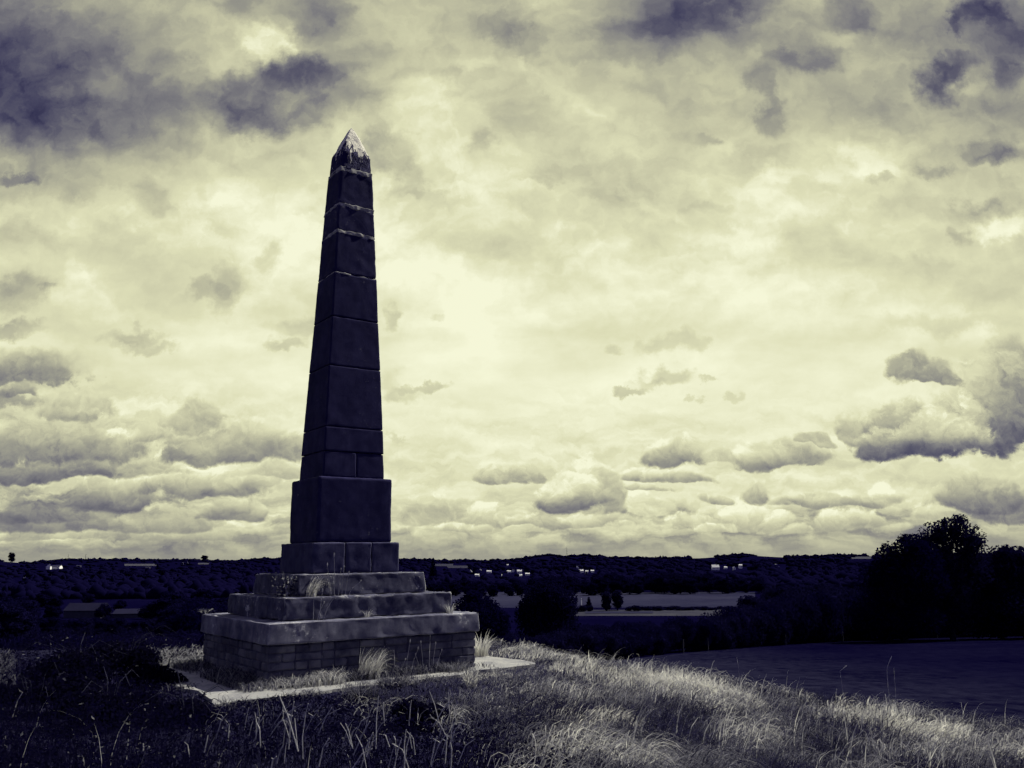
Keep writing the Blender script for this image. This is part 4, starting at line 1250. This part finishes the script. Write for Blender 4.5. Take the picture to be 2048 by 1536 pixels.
# fence posts along the hedge side of the pasture
FP = 'fence posts along the far edge of the pasture'
for k, px_ in enumerate((1364, 1416, 1573, 1687, 1806, 1876)):
    sl = ray(px_, 1290).x / ray(px_, 1290).y
    x = min(np.linspace(2, 80, 400), key=lambda q: abs(sl * far_edge(q) - q))
    y = far_edge(x) - .1
    post = empty('fence_post', (x, y, gz(x, y)))
    tag(post, 'thin grey fence post at the far edge of the pasture', 'fence post', FP)
    m_ = MB(); hh = 1.15; m_.tube([(0, 0, -.2), (.02, 0, hh * .6), (.03, .01, hh)], [0.05, .045, .04], 7); m_.build('stake', MAT['wood'], post)
    m_ = MB(); m_.tube([(-.05, -.07, hh * .85), (.12, -.07, hh * .85)], [.012, .012], 5); m_.build('staple', MAT['steel'], post)
# ------------------------------------------------------------------ grass, undergrowth, weeds
def blades(pos, h, w, dirn, lean, curl, col, seed=0, tipcol=None):
    """ribbon blades: pos (n,3), height, width, lean direction angle, lean and curl (0..1.5)"""
    n = len(pos)
    g = np.random.default_rng(seed)
    dv = np.stack((np.cos(dirn), np.sin(dirn), np.zeros(n)), 1)
    fa = g.uniform(0, math.pi, n)                      # ribbon facing
    sv = np.stack((np.cos(fa), np.sin(fa), np.zeros(n)), 1)
    ts = (0.0, 0.30, 0.56, .80, 1.0); ws = (1.0, .92, .74, .46, 0.0)
    V = []
    for t, k in zip(ts, ws):
        ang = lean * t + curl * t * t
        out = h * t * np.sin(ang); up = h * t * np.cos(ang)
        p = pos + dv * out[:, None]; p[:, 2] += up
        if k > 0:
            V.append(p - sv * (w * k / 2)[:, None]); V.append(p + sv * (w * k / 2)[:, None])
        else:
            V.append(p)
    V = np.stack(V, 1).reshape(-1, 3)
    b = np.arange(n)[:, None] * 9
    q = np.concatenate((b + np.array([[0, 1, 3, 2]]), b + np.array([[2, 3, 5, 4]]), b + np.array([[4, 5, 7, 6]])))
    t3 = b + np.array([[6, 7, 8]])
    cc = np.repeat(col[:, None, :], 9, 1)
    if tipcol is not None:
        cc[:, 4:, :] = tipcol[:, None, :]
    return V, q, t3, cc.reshape(-1, 3)

def merge(sets):
    V, Q, T, Cc = [], [], [], []; k = 0
    for v_, q, t, c in sets:
        V.append(v_); Q.append(q + k); T.append(t + k); Cc.append(c); k += len(v_)
    return np.concatenate(V), [np.concatenate(Q), np.concatenate(T)], np.concatenate(Cc)

def vnoise(x, y, s, seed=0):
    """smooth value noise in numpy, 0..1"""
    X, Y = x * s + seed * 17.3, y * s - seed * 9.1
    xi, yi = np.floor(X).astype(np.int64), np.floor(Y).astype(np.int64)
    fx, fy = X - xi, Y - yi
    fx = fx * fx * (3 - 2 * fx); fy = fy * fy * (3 - 2 * fy)
    def hsh(a, b):
        n_ = (a * 374761393 + b * 668265263 + seed * 974711) & 0x7fffffff
        n_ = ((n_ ^ (n_ >> 13)) * 1274126177) & 0x7fffffff
        return ((n_ ^ (n_ >> 16)) & 0xffff) / 65535.0
    return (hsh(xi, yi) * (1 - fx) + hsh(xi + 1, yi) * fx) * (1 - fy) + (hsh(xi, yi + 1) * (1 - fx) + hsh(xi + 1, yi + 1) * fx) * fy
def fbm(x, y, s, seed=0):
    return (vnoise(x, y, s, seed) + .5 * vnoise(x, y, 2.1 * s, seed + 1) + .25 * vnoise(x, y, 4.3 * s, seed + 2)) / 1.75

G = np.random.default_rng(77)
def scatter(n, x0, x1, y0, y1):
    """points denser near the eye (roughly even per picture area)"""
    t = G.random(n)
    y = 1.0 / (1 / y0 + (1 / y1 - 1 / y0) * t)
    x = G.uniform(x0, x1, n)
    return x, y

inv = OBM.inverted()
def in_apron(x, y, grow=0.0):
    """true on the bare concrete or under the monument"""
    o = np.array(pn[:2]); e1 = np.array(pr_[:2]) - o; e2 = np.array(pl[:2]) - o
    M = np.linalg.inv(np.stack((e1, e2), 1))
    q = (np.stack((x, y), 1) - o) @ M.T
    ga, gb = grow / np.linalg.norm(e1), grow / np.linalg.norm(e2)
    wob = .11 * (fbm(x, y, 3.0, 9) - .5) * 2
    return (q[:, 0] > -ga + wob) & (q[:, 0] < 1 + ga) & (q[:, 1] > -gb + wob) & (q[:, 1] < 1 + gb)
def px_of(x, y): return 1024 + F * x / y

# how much of each plant grows where: bramble and nettle on the left, dry grass on the right
def dry_share(x, y):
    px_ = px_of(x, y)
    s = np.clip((px_ - np.interp(y, [3.5, 5.2, 6.2, 7.5, 9], [1010, 880, 640, 500, 300])) / 420, 0, 1)
    return s

PALE = np.array((.80, .79, .70)); MIDG = np.array((.27, .27, .295)); DARKG = np.array((.009, .008, .036))
def grass_colour(k):
    k = np.clip(k, 0, 1)[:, None]
    return np.where(k < .5, DARKG + (MIDG - DARKG) * (k / .5), MIDG + (PALE - MIDG) * ((k - .5) / .5))

sets = []
# dry wind-laid meadow grass
n = 230000
x, y = scatter(n, -5.0, 8.5, 3.3, 13.0)
keep = (G.random(n) < dry_share(x, y)) & ~in_apron(x, y, -0.02) & (np.abs(x) < .72 * y + 1.2)
x, y = x[keep], y[keep]; n = len(x)
clump = .5 * fbm(x, y, 1.15, 3) + .5 * fbm(x, y, 2.7, 13); fine = fbm(x, y, 5.5, 5)
tall = np.clip((clump - .40) * 4.6, 0, 1)
glow = np.zeros(n)                                # bright patches of light put into grass colour and height
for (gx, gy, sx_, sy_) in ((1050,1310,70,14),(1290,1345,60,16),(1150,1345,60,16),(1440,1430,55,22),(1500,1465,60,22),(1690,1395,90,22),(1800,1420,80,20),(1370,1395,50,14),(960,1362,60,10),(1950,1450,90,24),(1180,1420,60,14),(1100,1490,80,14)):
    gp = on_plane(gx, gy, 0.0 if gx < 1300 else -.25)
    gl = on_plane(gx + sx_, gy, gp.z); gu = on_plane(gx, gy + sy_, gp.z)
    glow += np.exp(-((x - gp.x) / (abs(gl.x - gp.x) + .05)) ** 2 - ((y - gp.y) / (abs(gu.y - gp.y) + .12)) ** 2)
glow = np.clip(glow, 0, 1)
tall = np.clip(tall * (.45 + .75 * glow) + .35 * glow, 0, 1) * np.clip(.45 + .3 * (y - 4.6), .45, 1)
thin = G.random(n) < (.30 + .70 * tall)
x, y, z_, clump, fine, tall, glow = x[thin], y[thin], 0, clump[thin], fine[thin], tall[thin], glow[thin]; n = len(x)
z = ground_z(x, y)
h = (.04 + .105 * tall) * G.uniform(.6, 1.3, n)
h = h * np.clip(np.where(y > 8.2, .5, .14) + .75 * apron_dist(x, y), .14, 1)       # trodden short beside the concrete
h = h * np.clip(.45 + .14 * (y - 3.3), .45, 1)
matted = np.clip((6.6 - y) / 2.0, 0, 1) * np.clip(1.4 - tall, 0, 1)
lean = np.clip(.50 + .32 * G.normal(size=n) + .8 * matted + .35 * (1 - tall), -.3, 1.7)
curl = G.uniform(.1, .75, n)
dirn = .30 + 1.8 * (fbm(x, y, .8, 21) - .5) * 2 + G.normal(size=n) * .6
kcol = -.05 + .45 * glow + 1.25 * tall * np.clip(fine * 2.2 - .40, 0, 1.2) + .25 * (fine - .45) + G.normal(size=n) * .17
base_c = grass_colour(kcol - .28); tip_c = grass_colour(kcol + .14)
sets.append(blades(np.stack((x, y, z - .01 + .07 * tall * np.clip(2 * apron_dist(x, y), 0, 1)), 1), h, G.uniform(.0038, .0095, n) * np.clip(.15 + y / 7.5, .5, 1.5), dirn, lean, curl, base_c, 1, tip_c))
# flattened straw lying through it
n = 80000
x, y = scatter(n, -4.0, 7.5, 3.3, 9.5)
keep = (G.random(n) < np.clip(dry_share(x, y) * 1.2, 0, 1)) & ~in_apron(x, y, -.03)
x, y = x[keep], y[keep]; n = len(x)
z = ground_z(x, y)
sets.append(blades(np.stack((x, y, z + G.uniform(.02, .09, n) * np.clip(.2 + 1.4 * apron_dist(x, y), 0, 1)), 1), G.uniform(.06, .21, n) * np.clip(.25 + apron_dist(x, y), 0, 1), G.uniform(.0035, .0075, n), .2 + 2.6 * (fbm(x, y, .9, 71) - .5) * 2 + G.normal(size=n) * .55, 1.25 + .2 * G.normal(size=n), G.uniform(.0, .35, n), grass_colour(G.uniform(.1, 1.0, n) * np.clip(fbm(x, y, 1.9, 31) * 3.4 - 1.15, .05, 1.25)), 2))
# dark green under-grass
n = 60000
x, y = scatter(n, -6.0, 8.5, 3.3, 12.0)
keep = ~in_apron(x, y, -.01) & (np.abs(x) < .72 * y + 1.2)
x, y = x[keep], y[keep]; n = len(x)
z = ground_z(x, y)
sets.append(blades(np.stack((x, y, z - .01), 1), G.uniform(.04, .11, n), G.uniform(.005, .009, n), G.uniform(0, 6.28, n), G.uniform(.1, .9, n), G.uniform(.2, .9, n), grass_colour(G.uniform(.0, .22, n) * (.12 + .88 * dry_share(x, y))), 3))
# seeding stems rising over the brow on the right
n = 1000
x, y = scatter(n, .3, 7.5, 5.2, 10.5)
keep = ((apron_dist(x, y) > .6) | (y > 8.6)) & ~in_apron(x, y, .05) & (G.random(n) < np.clip((fbm(x, y, 1.15, 3) - .42) * 4, .05, 1))
x, y = x[keep], y[keep]; n = len(x)
z = ground_z(x, y)
sets.append(blades(np.stack((x, y, z), 1), G.uniform(.20, .34, n), G.uniform(.005, .009, n), .35 + G.normal(size=n) * .5, G.uniform(.1, .5, n), G.uniform(.0, .5, n), grass_colour(G.uniform(.45, 1.0, n)), 4))
# pale patch at the far left edge and along the brow behind the bramble
n = 16000
x, y = scatter(n, -6.5, -3.0, 6.2, 10.8)
px_ = px_of(x, y)
keep = ((px_ < 45 + 130 * (fbm(x, y, 2., 41) - .5)) | ((px_ > 320 + 90 * (fbm(x, y, 2.5, 43) - .5)) & (px_ < 440) & (y > 7.4))) & ~in_apron(x, y, .02) & (y > 6.6)
x, y, px_ = x[keep], y[keep], px_[keep]; n = len(x)
z = ground_z(x, y)
sets.append(blades(np.stack((x, y, z), 1), G.uniform(.07, .17, n), G.uniform(.006, .010, n), .2 + G.normal(size=n) * .9, G.uniform(.3, 1.1, n), G.uniform(.1, .9, n), grass_colour(G.uniform(.15, .55, n) + np.where(px_ > 200, .22, -.05)), 5))
V, Fs, Cc = merge(sets)
tag(link_mesh('grass', np_mesh('grass', V, Fs, Cc), MAT['blade']), kind='stuff')

# grass growing out of the edge of the apron and against the brickwork
sets = []
def fringe(n, b_lo, b_hi, a_lo, a_hi, hmul, kc, side):
    """strip along the foot of the right (side 0) or left (side 1) face, in the obelisk's own axes"""
    a = G.uniform(a_lo, a_hi, n); b = -(G.uniform(0, 1, n) ** 1.6 * (b_hi - b_lo) + b_lo)
    thick = fbm(a * 2.2, b + side * 5, 1.3, 51)
    k = G.random(n) < np.clip((thick - .30) * 3.5, .06, 1)
    a, b, thick = a[k], b[k], thick[k]
    P = np.stack((a, b), 1) if side == 0 else np.stack((b, -a), 1)
    c_, s_ = math.cos(TH), math.sin(TH)
    x = OB.x + P[:, 0] * c_ - P[:, 1] * s_; y = OB.y + P[:, 0] * s_ + P[:, 1] * c_
    n2 = len(x)
    z = np.full(n2, PZ)
    h = (.04 + .10 * thick) * hmul * G.uniform(.5, 1.4, n2)
    sets.append(blades(np.stack((x, y, z), 1), h, G.uniform(.004, .008, n2), G.uniform(0, 6.28, n2), G.uniform(.1, .9, n2), G.uniform(.1, .9, n2), grass_colour(kc + G.normal(size=n2) * .2), 60 + side))
fringe(5500, ASP * .975, ASP * .975 + .17, -1.15, 1.1, .8, .10, 0)
fringe(5000, .975, .975 + .26, -.95, 1.1, .9, .20, 1)
fringe(1600, ASP * .975 + .05, ASP * .975 + .26, -1.2, -.4, 1.0, .55, 0)
# ragged tufts creeping over the outer edge of the concrete
for (A0, B0_, n_t) in ((pn, pr_, 20), (pn, pl, 10), (pl, pl + pr_ - pn, 14)):
    for k in range(n_t):
        t = G.random(); q = A0.lerp(B0_, t)
        if G.random() < .35: continue
        nb = int(G.uniform(40, 170)); rr = G.uniform(.03, .10)
        off = G.normal(size=(nb, 2)) * rr + G.normal(size=2) * .04
        x = q.x + off[:, 0]; y = q.y + off[:, 1]
        pale_t = G.random() < .3 and t > .3
        sets.append(blades(np.stack((x, y, np.full(nb, .02)), 1), G.uniform(.03, .10, nb), G.uniform(.004, .007, nb), G.uniform(0, 6.28, nb), G.uniform(.1, 1.0, nb), G.uniform(.1, .9, nb), grass_colour(G.uniform(.3, .8, nb) if pale_t else G.uniform(.0, .35, nb)), 90 + k))
V, Fs, Cc = merge(sets)
tag(link_mesh('grass', np_mesh('grass', V, Fs, Cc), MAT['blade']), kind='stuff')

# bramble and nettle: small dark leaves on thin stems, left and bottom middle
n = 150000
x, y = scatter(n, -7.5, 3.0, 3.2, 11.0)
lush = fbm(x, y, 1.0, 61)
keep = (G.random(n) > dry_share(x, y) * 1.15) & ~in_apron(x, y, .03) & (np.abs(x) < .72 * y + 1.2) & (lush > .22)
x, y, lush = x[keep], y[keep], lush[keep]; n = len(x)
px_ = px_of(x, y)
top = np.interp(px_, [-100, 100, 300, 420, 700, 1000], [.28, .31, .28, .17, .12, .11]) * (.45 + .9 * lush)
top = np.where((px_ < 80) & (y > 6.2), .1, top) * np.clip(.18 + .9 * apron_dist(x, y), .18, 1)
c = np.stack((x, y, ground_z(x, y) + top * G.random(n) ** .6), 1)
a = G.normal(size=(n, 3)); a[:, 2] *= .6; a /= np.linalg.norm(a, axis=1)[:, None]
b = np.cross(a, np.array((0, 0, 1.0)) + .7 * G.normal(size=(n, 3))); b /= np.linalg.norm(b, axis=1)[:, None]
nrm = np.cross(a, b)
sz = (G.uniform(.0045, .014, n) * (.75 + y / 16))[:, None]
LV = np.stack((c - a * sz, c + b * sz * .6 + nrm * sz * .25, c + a * sz * 1.1, c - b * sz * .6 + nrm * sz * .25), 1).reshape(-1, 3)
LQ = np.arange(4 * n).reshape(n, 4)
kk = G.random(n)
lc = np.where(kk[:, None] < .99, np.array((.002, .0013, .017)) + G.uniform(0, .005, (n, 1)), np.array((.12, .12, .13)) + G.uniform(0, .10, (n, 1)))
LC = np.repeat(lc[:, None, :], 4, 1).reshape(-1, 3)
m2 = 26000
sx_, sy_ = scatter(m2, -7.0, 3.0, 3.3, 10.0)
keep = (G.random(m2) > dry_share(sx_, sy_) * 1.1) & ~in_apron(sx_, sy_, .0)
sx_, sy_ = sx_[keep], sy_[keep]; m2 = len(sx_)
spx = px_of(sx_, sy_)
hs = np.clip(.25 + .9 * apron_dist(sx_, sy_), .25, 1) * np.interp(spx, [-100, 300, 420, 700, 1000], [.36, .34, .24, .18, .15]) * G.uniform(.4, 1.2, m2)
pale = G.random(m2) < np.where(spx > 430, .035, .008)
sc_ = np.where(pale[:, None], np.array((.5, .5, .48)) * G.uniform(.4, 1.2, (m2, 1)), np.array((.002, .0013, .018)) + G.uniform(0, .006, (m2, 1)))
bs = blades(np.stack((sx_, sy_, ground_z(sx_, sy_)), 1), hs, G.uniform(.002, .0045, m2), G.uniform(0, 6.28, m2), G.uniform(.0, 1.1, m2), G.uniform(.0, .25, m2), sc_, 9)
k0 = len(LV)
V = np.concatenate((LV, bs[0])); Cc = np.concatenate((LC, bs[3]))
tag(link_mesh('undergrowth', np_mesh('undergrowth', V, [LQ, bs[1] + k0, bs[2] + k0], Cc), MAT['blade']), kind='stuff')

# ---- single plants
PR = random.Random(8)
def tuft(name, p, n, hmin, hmax, spread, k0, k1, label, cat='grass tuft', group=None, width=(.004, .007), lean=(.05, .7), dirn=None, seed=0):
    g = np.random.default_rng(seed + 500)
    e_ = empty(name, p); tag(e_, label, cat, group)
    r = spread * np.sqrt(g.random(n)); a_ = g.uniform(0, 6.28, n)
    pos = np.stack((r * np.cos(a_), r * np.sin(a_), np.full(n, -.005)), 1)
    d_ = a_ + g.normal(size=n) * .5 if dirn is None else dirn + g.normal(size=n) * .5
    s_ = blades(pos, g.uniform(hmin, hmax, n), g.uniform(*width, n), d_, g.uniform(*lean, n), g.uniform(.0, .8, n), grass_colour(g.uniform(k0, k1, n)), seed)
    link_mesh('blades', np_mesh('blades', s_[0], [s_[1], s_[2]], s_[3]), MAT['blade'], e_)
    return e_
def stems(name, p, specs, label, mat='stalk', cat='dry stems', r=.003, heads=True, group=None):
    """specs: (dx, dz, lean dx) stems of a dead plant standing up from p"""
    e_ = empty(name, p); tag(e_, label, cat, group)
    for (dx_, hh, lx) in specs:
        m_ = MB(); ly = PR.uniform(-.3, .3) * hh
        m_.tube([(dx_, 0, -.02), (dx_ + lx * .35, ly * .3, hh * .5), (dx_ + lx, ly, hh)], [r, r * .8, r * .45], 5)
        so = m_.build('stem', MAT[mat], e_)
        if heads:
            m_ = MB(); m_.tube([(dx_ + lx * .97, ly * .97, hh * .96), (dx_ + lx, ly, hh * 1.03), (dx_ + lx * 1.02, ly, hh * 1.09)], [r * .8, r * 1.9, r * .4], 5)
            m_.build('seed_head', MAT[mat], so)
    return e_

def foot(px_, b_out, z_, side=0):
    """point at height z_ just outside the right (0) or left (1) face, in the direction of column px_"""
    best = None
    for a_ in np.linspace(-1.1, 1.1, 900):
        l_ = Vector((a_, -b_out, z_)) if side == 0 else Vector((-b_out, a_, z_))
        w_ = OBM @ l_
        v_ = CAM_R.transposed() @ (w_ - CAM)
        e_ = abs(1024 + F * v_.x / -v_.z - px_)
        if best is None or e_ < best[0]: best = (e_, w_)
    return best[1]
B0 = .975 * ASP; B1 = .808 * 1.014 * ASP; B2 = .622 * 1.014 * ASP
tuft('grass_tuft', foot(737, B0 + .09, PZ), 300, .08, .30, .095, .45, 1.0, 'big pale dry grass tuft against the brick base', seed=1, lean=(.0, .5), dirn=.2)
tuft('grass_tuft', on_plane(962, 1312, PZ) , 160, .12, .30, .07, .6, 1.0, 'pale upright grass tuft at the right corner of the base', seed=2, lean=(.0, .5))
tuft('grass_tuft', on_plane(941, 1372, 0.0), 110, .06, .17, .05, .6, 1.0, 'pale grass tuft on the near edge of the concrete', seed=3, lean=(.0, .5))
tuft('grass_tuft', foot(905, B0 + .10, PZ), 420, .04, .12, .14, .05, .45, 'low dark grass clump at the right end of the brick base', seed=4)
for i_, (px_, py_, lab) in enumerate(((726, 1398, 'rounded dark tussock on the concrete edge, left one of two'), (786, 1378, 'rounded dark tussock on the concrete edge, right one of two'))):
    tuft('grass_tussock', on_plane(px_, py_, 0.0), 700, .07, .15, .10, .0, .25, lab, 'tussock', seed=5 + i_, lean=(.0, 1.0))
stems('dry_weed', foot(800, B0 + .07, PZ), [(-.10, .20, -.05), (-.04, .26, -.03), (.0, .13, .05), (.05, .27, .03), (.09, .22, .07)], 'forked dry weed stems against the middle of the brick base')
stems('dry_weed', foot(858, B0 + .07, PZ), [(-.05, .25, -.02), (.0, .30, .0), (.03, .24, .03), (.06, .18, .05), (-.08, .15, -.04)], 'tall thin dry stems against the right half of the brick base')
stems('dry_weed', foot(634, B1 + .03, Z(-.476)), [(-.03, .20, .0), (.02, .24, .02), (.05, .19, .10), (.0, .14, .05)], 'thin dry stems on the base slab in front of the lower step', r=.003)
stems('dry_weed', foot(672, B2 + .03, Z(-.289)), [(-.05, .26, -.02), (-.015, .34, .0), (.02, .22, .03), (.05, .24, .02), (.08, .19, .03), (.10, .12, .11), (-.03, .14, -.06)], 'tall thin dry stems on the lower step below the pedestal joint', r=.003)
tuft('grass_tuft', foot(622, B2 + .04, Z(-.289)), 120, .10, .24, .045, .5, 1.0, 'small leaning dry grass tuft on the lower step', seed=9, dirn=.3, lean=(.1, .7), width=(.003, .005))
tuft('grass_tuft', foot(900, B1 + .03, Z(-.476)), 40, .06, .14, .03, .4, .9, 'tiny dry grass tuft at the right corner of the lower step', seed=10, width=(.003, .005))
tuft('grass_tuft', foot(735, B1 + .03, Z(-.476)) , 30, .05, .10, .02, .4, .9, 'tiny dry grass sprig at the foot of the lower step, middle', seed=11, width=(.003, .005))

def leafy(p, n, hh, spread, label, seed):
    g = np.random.default_rng(seed)
    e_ = empty('weed', p); tag(e_, label, 'weed')
    c = np.stack((g.normal(size=n) * spread, g.normal(size=n) * spread, g.random(n) * hh), 1)
    a = g.normal(size=(n, 3)); a /= np.linalg.norm(a, axis=1)[:, None]
    b = np.cross(a, g.normal(size=(n, 3))); b /= np.linalg.norm(b, axis=1)[:, None]
    s_ = g.uniform(.008, .018, n)[:, None]
    V_l = np.stack((c - a * s_, c + b * s_ * .6, c + a * s_, c - b * s_ * .6), 1).reshape(-1, 3)
    colr_ = np.where(g.random(n)[:, None] < .7, np.array((.02, .02, .045)), np.array((.22, .22, .22)))
    link_mesh('leaves', np_mesh('leaves', V_l, [np.arange(4 * n).reshape(n, 4)], np.repeat(colr_[:, None], 4, 1).reshape(-1, 3)), MAT['blade'], e_)
    for k in range(7):
        m_ = MB(); a_ = g.uniform(0, 6.28); l_ = g.uniform(.3, 1.2) * spread * 1.6
        m_.tube([(0, 0, -.01), (l_ * .4 * math.cos(a_), l_ * .4 * math.sin(a_), hh * .6), (l_ * math.cos(a_), l_ * math.sin(a_), hh * g.uniform(.8, 1.25))], [.0025, .002, .001], 5)
        m_.build('stem', MAT['stalk'], e_)
leafy(foot(574, B2 / ASP + .06, Z(-.289), 1), 190, .17, .055, 'bushy little weed on the lower step, left of the grass tuft', 3)
leafy(on_plane(412, 1228, Z(-.476)), 60, .05, .05, 'low pale weed behind the left corner of the base slab', 4)

# bramble bushes, each a mound of small leaves on arching canes
def bramble(px_, py_, w_, h_, n, label, seed):
    g = np.random.default_rng(seed + 900)
    p_ = on_plane(px_, py_, -.04)
    e_ = empty('bramble_bush', p_); tag(e_, label, 'bramble bush')
    d = g.normal(size=(n, 3)); d /= np.linalg.norm(d, axis=1)[:, None]; d[:, 2] = np.abs(d[:, 2])
    lob = g.integers(0, 7, n); lc_ = np.stack((g.uniform(-.7, .7, 7) * w_, g.uniform(-.5, .5, 7) * w_, g.uniform(.1, .5, 7) * h_), 1); lr = g.uniform(.35, .6, 7)
    c = lc_[lob] + d * (lr[lob] * g.uniform(.55, 1.1, n))[:, None] * np.array((w_, w_, h_))
    a = g.normal(size=(n, 3)); a /= np.linalg.norm(a, axis=1)[:, None]
    b = np.cross(a, g.normal(size=(n, 3))); b /= np.linalg.norm(b, axis=1)[:, None]
    s_ = g.uniform(.010, .024, n)[:, None]; nr_ = np.cross(a, b)
    V_l = np.stack((c - a * s_, c + b * s_ * .62 + nr_ * s_ * .2, c + a * s_, c - b * s_ * .62 + nr_ * s_ * .2), 1).reshape(-1, 3)
    col_ = np.where(g.random(n)[:, None] < .985, np.array((.0016, .001, .014)) + g.uniform(0, .006, (n, 1)), np.array((.05, .05, .07)))
    link_mesh('leaves', np_mesh('leaves', V_l, [np.arange(4 * n).reshape(n, 4)], np.repeat(col_[:, None], 4, 1).reshape(-1, 3)), MAT['blade'], e_)
    for k in range(6):
        a_ = g.uniform(0, 6.28); l_ = g.uniform(.6, 1.2) * w_; hh = g.uniform(.9, 1.5) * h_
        m_ = MB(); m_.tube([(0, 0, -.03), (l_ * .3 * math.cos(a_), l_ * .3 * math.sin(a_), hh * .8), (l_ * .7 * math.cos(a_), l_ * .7 * math.sin(a_), hh), (l_ * math.cos(a_), l_ * math.sin(a_), hh * .8)], [.004, .003, .0025, .0015], 5)
        m_.build('cane', MAT['dark_stalk'], e_)
bramble(150, 1372, .42, .30, 6500, 'dark bramble mound second from the left edge, behind the nearer brambles', 1)
bramble(245, 1358, .40, .33, 6500, 'tallest dark bramble mound, left of the concrete corner', 2)
bramble(318, 1385, .26, .24, 4200, 'dark bramble mound spilling onto the left end of the concrete', 3)
bramble(70, 1440, .36, .26, 5500, 'dark bramble mound in the near left corner of the ground', 4)
bramble(215, 1450, .38, .24, 5500, 'broad dark bramble mound in front of the tallest one', 5)
bramble(380, 1452, .30, .17, 4200, 'low dark bramble mound in front of the near concrete corner', 6)
bramble(840, 1448, .20, .13, 2600, 'small dark bramble mound in the grass right of the dry stalks', 7)

# white flower head on the base slab
p = foot(494, B1 / ASP + .04, Z(-.476), 1)
e = empty('flower', p); tag(e, 'single white flower head on a thin stalk before the lower step', 'flower')
m_ = MB(); m_.tube([(0, 0, -.01), (.003, 0, .035), (0, 0, .06)], [.003, .0025, .0025], 6); m_.build('stem', MAT['stalk'], e)
m_ = MB()
for k in range(9):
    a_ = k / 9 * 6.283
    for lv in range(3):
        z_ = .052 + .016 * lv; r_ = (.020, .017, .010)[lv]
        m_.poly([(0, 0, z_), (r_ * math.cos(a_ - .35), r_ * math.sin(a_ - .35), z_ + .014), (r_ * 1.15 * math.cos(a_), r_ * 1.15 * math.sin(a_), z_ + .026), (r_ * math.cos(a_ + .35), r_ * math.sin(a_ + .35), z_ + .014)], [(0, 1, 2, 3)])
m_.build('flower_head', MAT['petal'], e)

# tall bent stems standing out of the grass on the right
def bent(px_, py_, Y, pts, r, label):
    x_ = at(px_, py_, Y); base_ = Vector((x_.x, Y, gz(x_.x, Y)))
    e_ = empty('bent_grass', base_); tag(e_, label, 'grass stem')
    q = [at(a, b, Y) - base_ for a, b in pts]
    q = [Vector((0, 0, 0))] + q
    m_ = MB(); m_.tube(q, [r * (1 - .6 * i / (len(q) - 1)) for i in range(len(q))], 5); m_.build('stem', MAT['stalk'], e_)
    m_ = MB(); d_ = (q[-1] - q[-2]).normalized(); m_.tube([q[-1] - d_ * .03, q[-1], q[-1] + d_ * .03], [r * .8, r * 1.6, r * .4], 5); m_.build('seed_head', MAT['stalk'], e_)
bent(1775, 1375, 8.0, [(1774, 1345), (1775, 1332), (1781, 1318)], .0032, 'tall hooked grass stem standing alone against the pasture')
bent(1788, 1375, 8.1, [(1789, 1352), (1788, 1342)], .0026, 'short straight stem just right of the hooked stem')
bent(1478, 1340, 8.3, [(1477, 1330), (1475, 1322)], .0026, 'thin straight stem above the grass crest, centre right')
bent(1685, 1350, 8.3, [(1680, 1342), (1690, 1334)], .0024, 'thin slanting stem above the grass crest, right of the centre')

# broken dry stalks in the bramble, each a thing
def stalk_at(px_, py_, tx, ty, r, label, group, mat='stalk'):
    p_ = on_plane(px_, py_, 0.10)
    Y = p_.y
    q = at(tx, ty, Y) - p_
    q.y += PR.uniform(-.12, .12) * q.length
    e_ = empty('dry_stalk', p_); tag(e_, label, 'dry stalk', group)
    mid_ = q * .5 + Vector((PR.uniform(-.006, .006), 0, PR.uniform(-.005, .005)))
    m_ = MB(); m_.tube([(0, 0, -.05), mid_, q], [r, r * .9, r * .7], 6); m_.build('stem', MAT[mat], e_)
    if PR.random() < .22:
        m_ = MB(); sd_ = q * .6; m_.tube([sd_, sd_ + Vector((PR.choice((-1, 1)) * q.length * .28, 0, q.length * .16))], [r * .7, r * .35], 5); m_.build('side_shoot', MAT[mat], e_)
stalk_at(597, 1482, 560, 1388, .0045, 'long pale broken stalk leaning left in the bottom centre', None)
stalk_at(578, 1478, 590, 1402, .004, 'upright pale stalk crossing the long leaning stalk', None)
stalk_at(752, 1477, 757, 1392, .0035, 'single straight pale stalk in front of the concrete, right of the crossed stalks', None)
stalk_at(372, 1415, 352, 1330, .004, 'dark upright stalk at the left edge of the concrete', None, 'dark_stalk')
stalk_at(388, 1418, 376, 1372, .004, 'short dark stalk at the near left corner of the concrete', None, 'dark_stalk')
SG = 'broken dry stalks in the dark undergrowth'
for k in range(74):
    if k < 60: px_, py_ = PR.uniform(480, 920), PR.uniform(1420, 1532)
    else: px_, py_ = PR.uniform(20, 520), PR.uniform(1380, 1530)
    L_ = PR.uniform(16, 60) if k < 60 else PR.uniform(12, 40)
    a_ = PR.gauss(.15, .55)
    stalk_at(px_, py_, px_ + L_ * math.sin(a_), py_ - L_ * math.cos(a_), PR.uniform(.0022, .0038), 'short broken pale stalk in the dark undergrowth', SG)
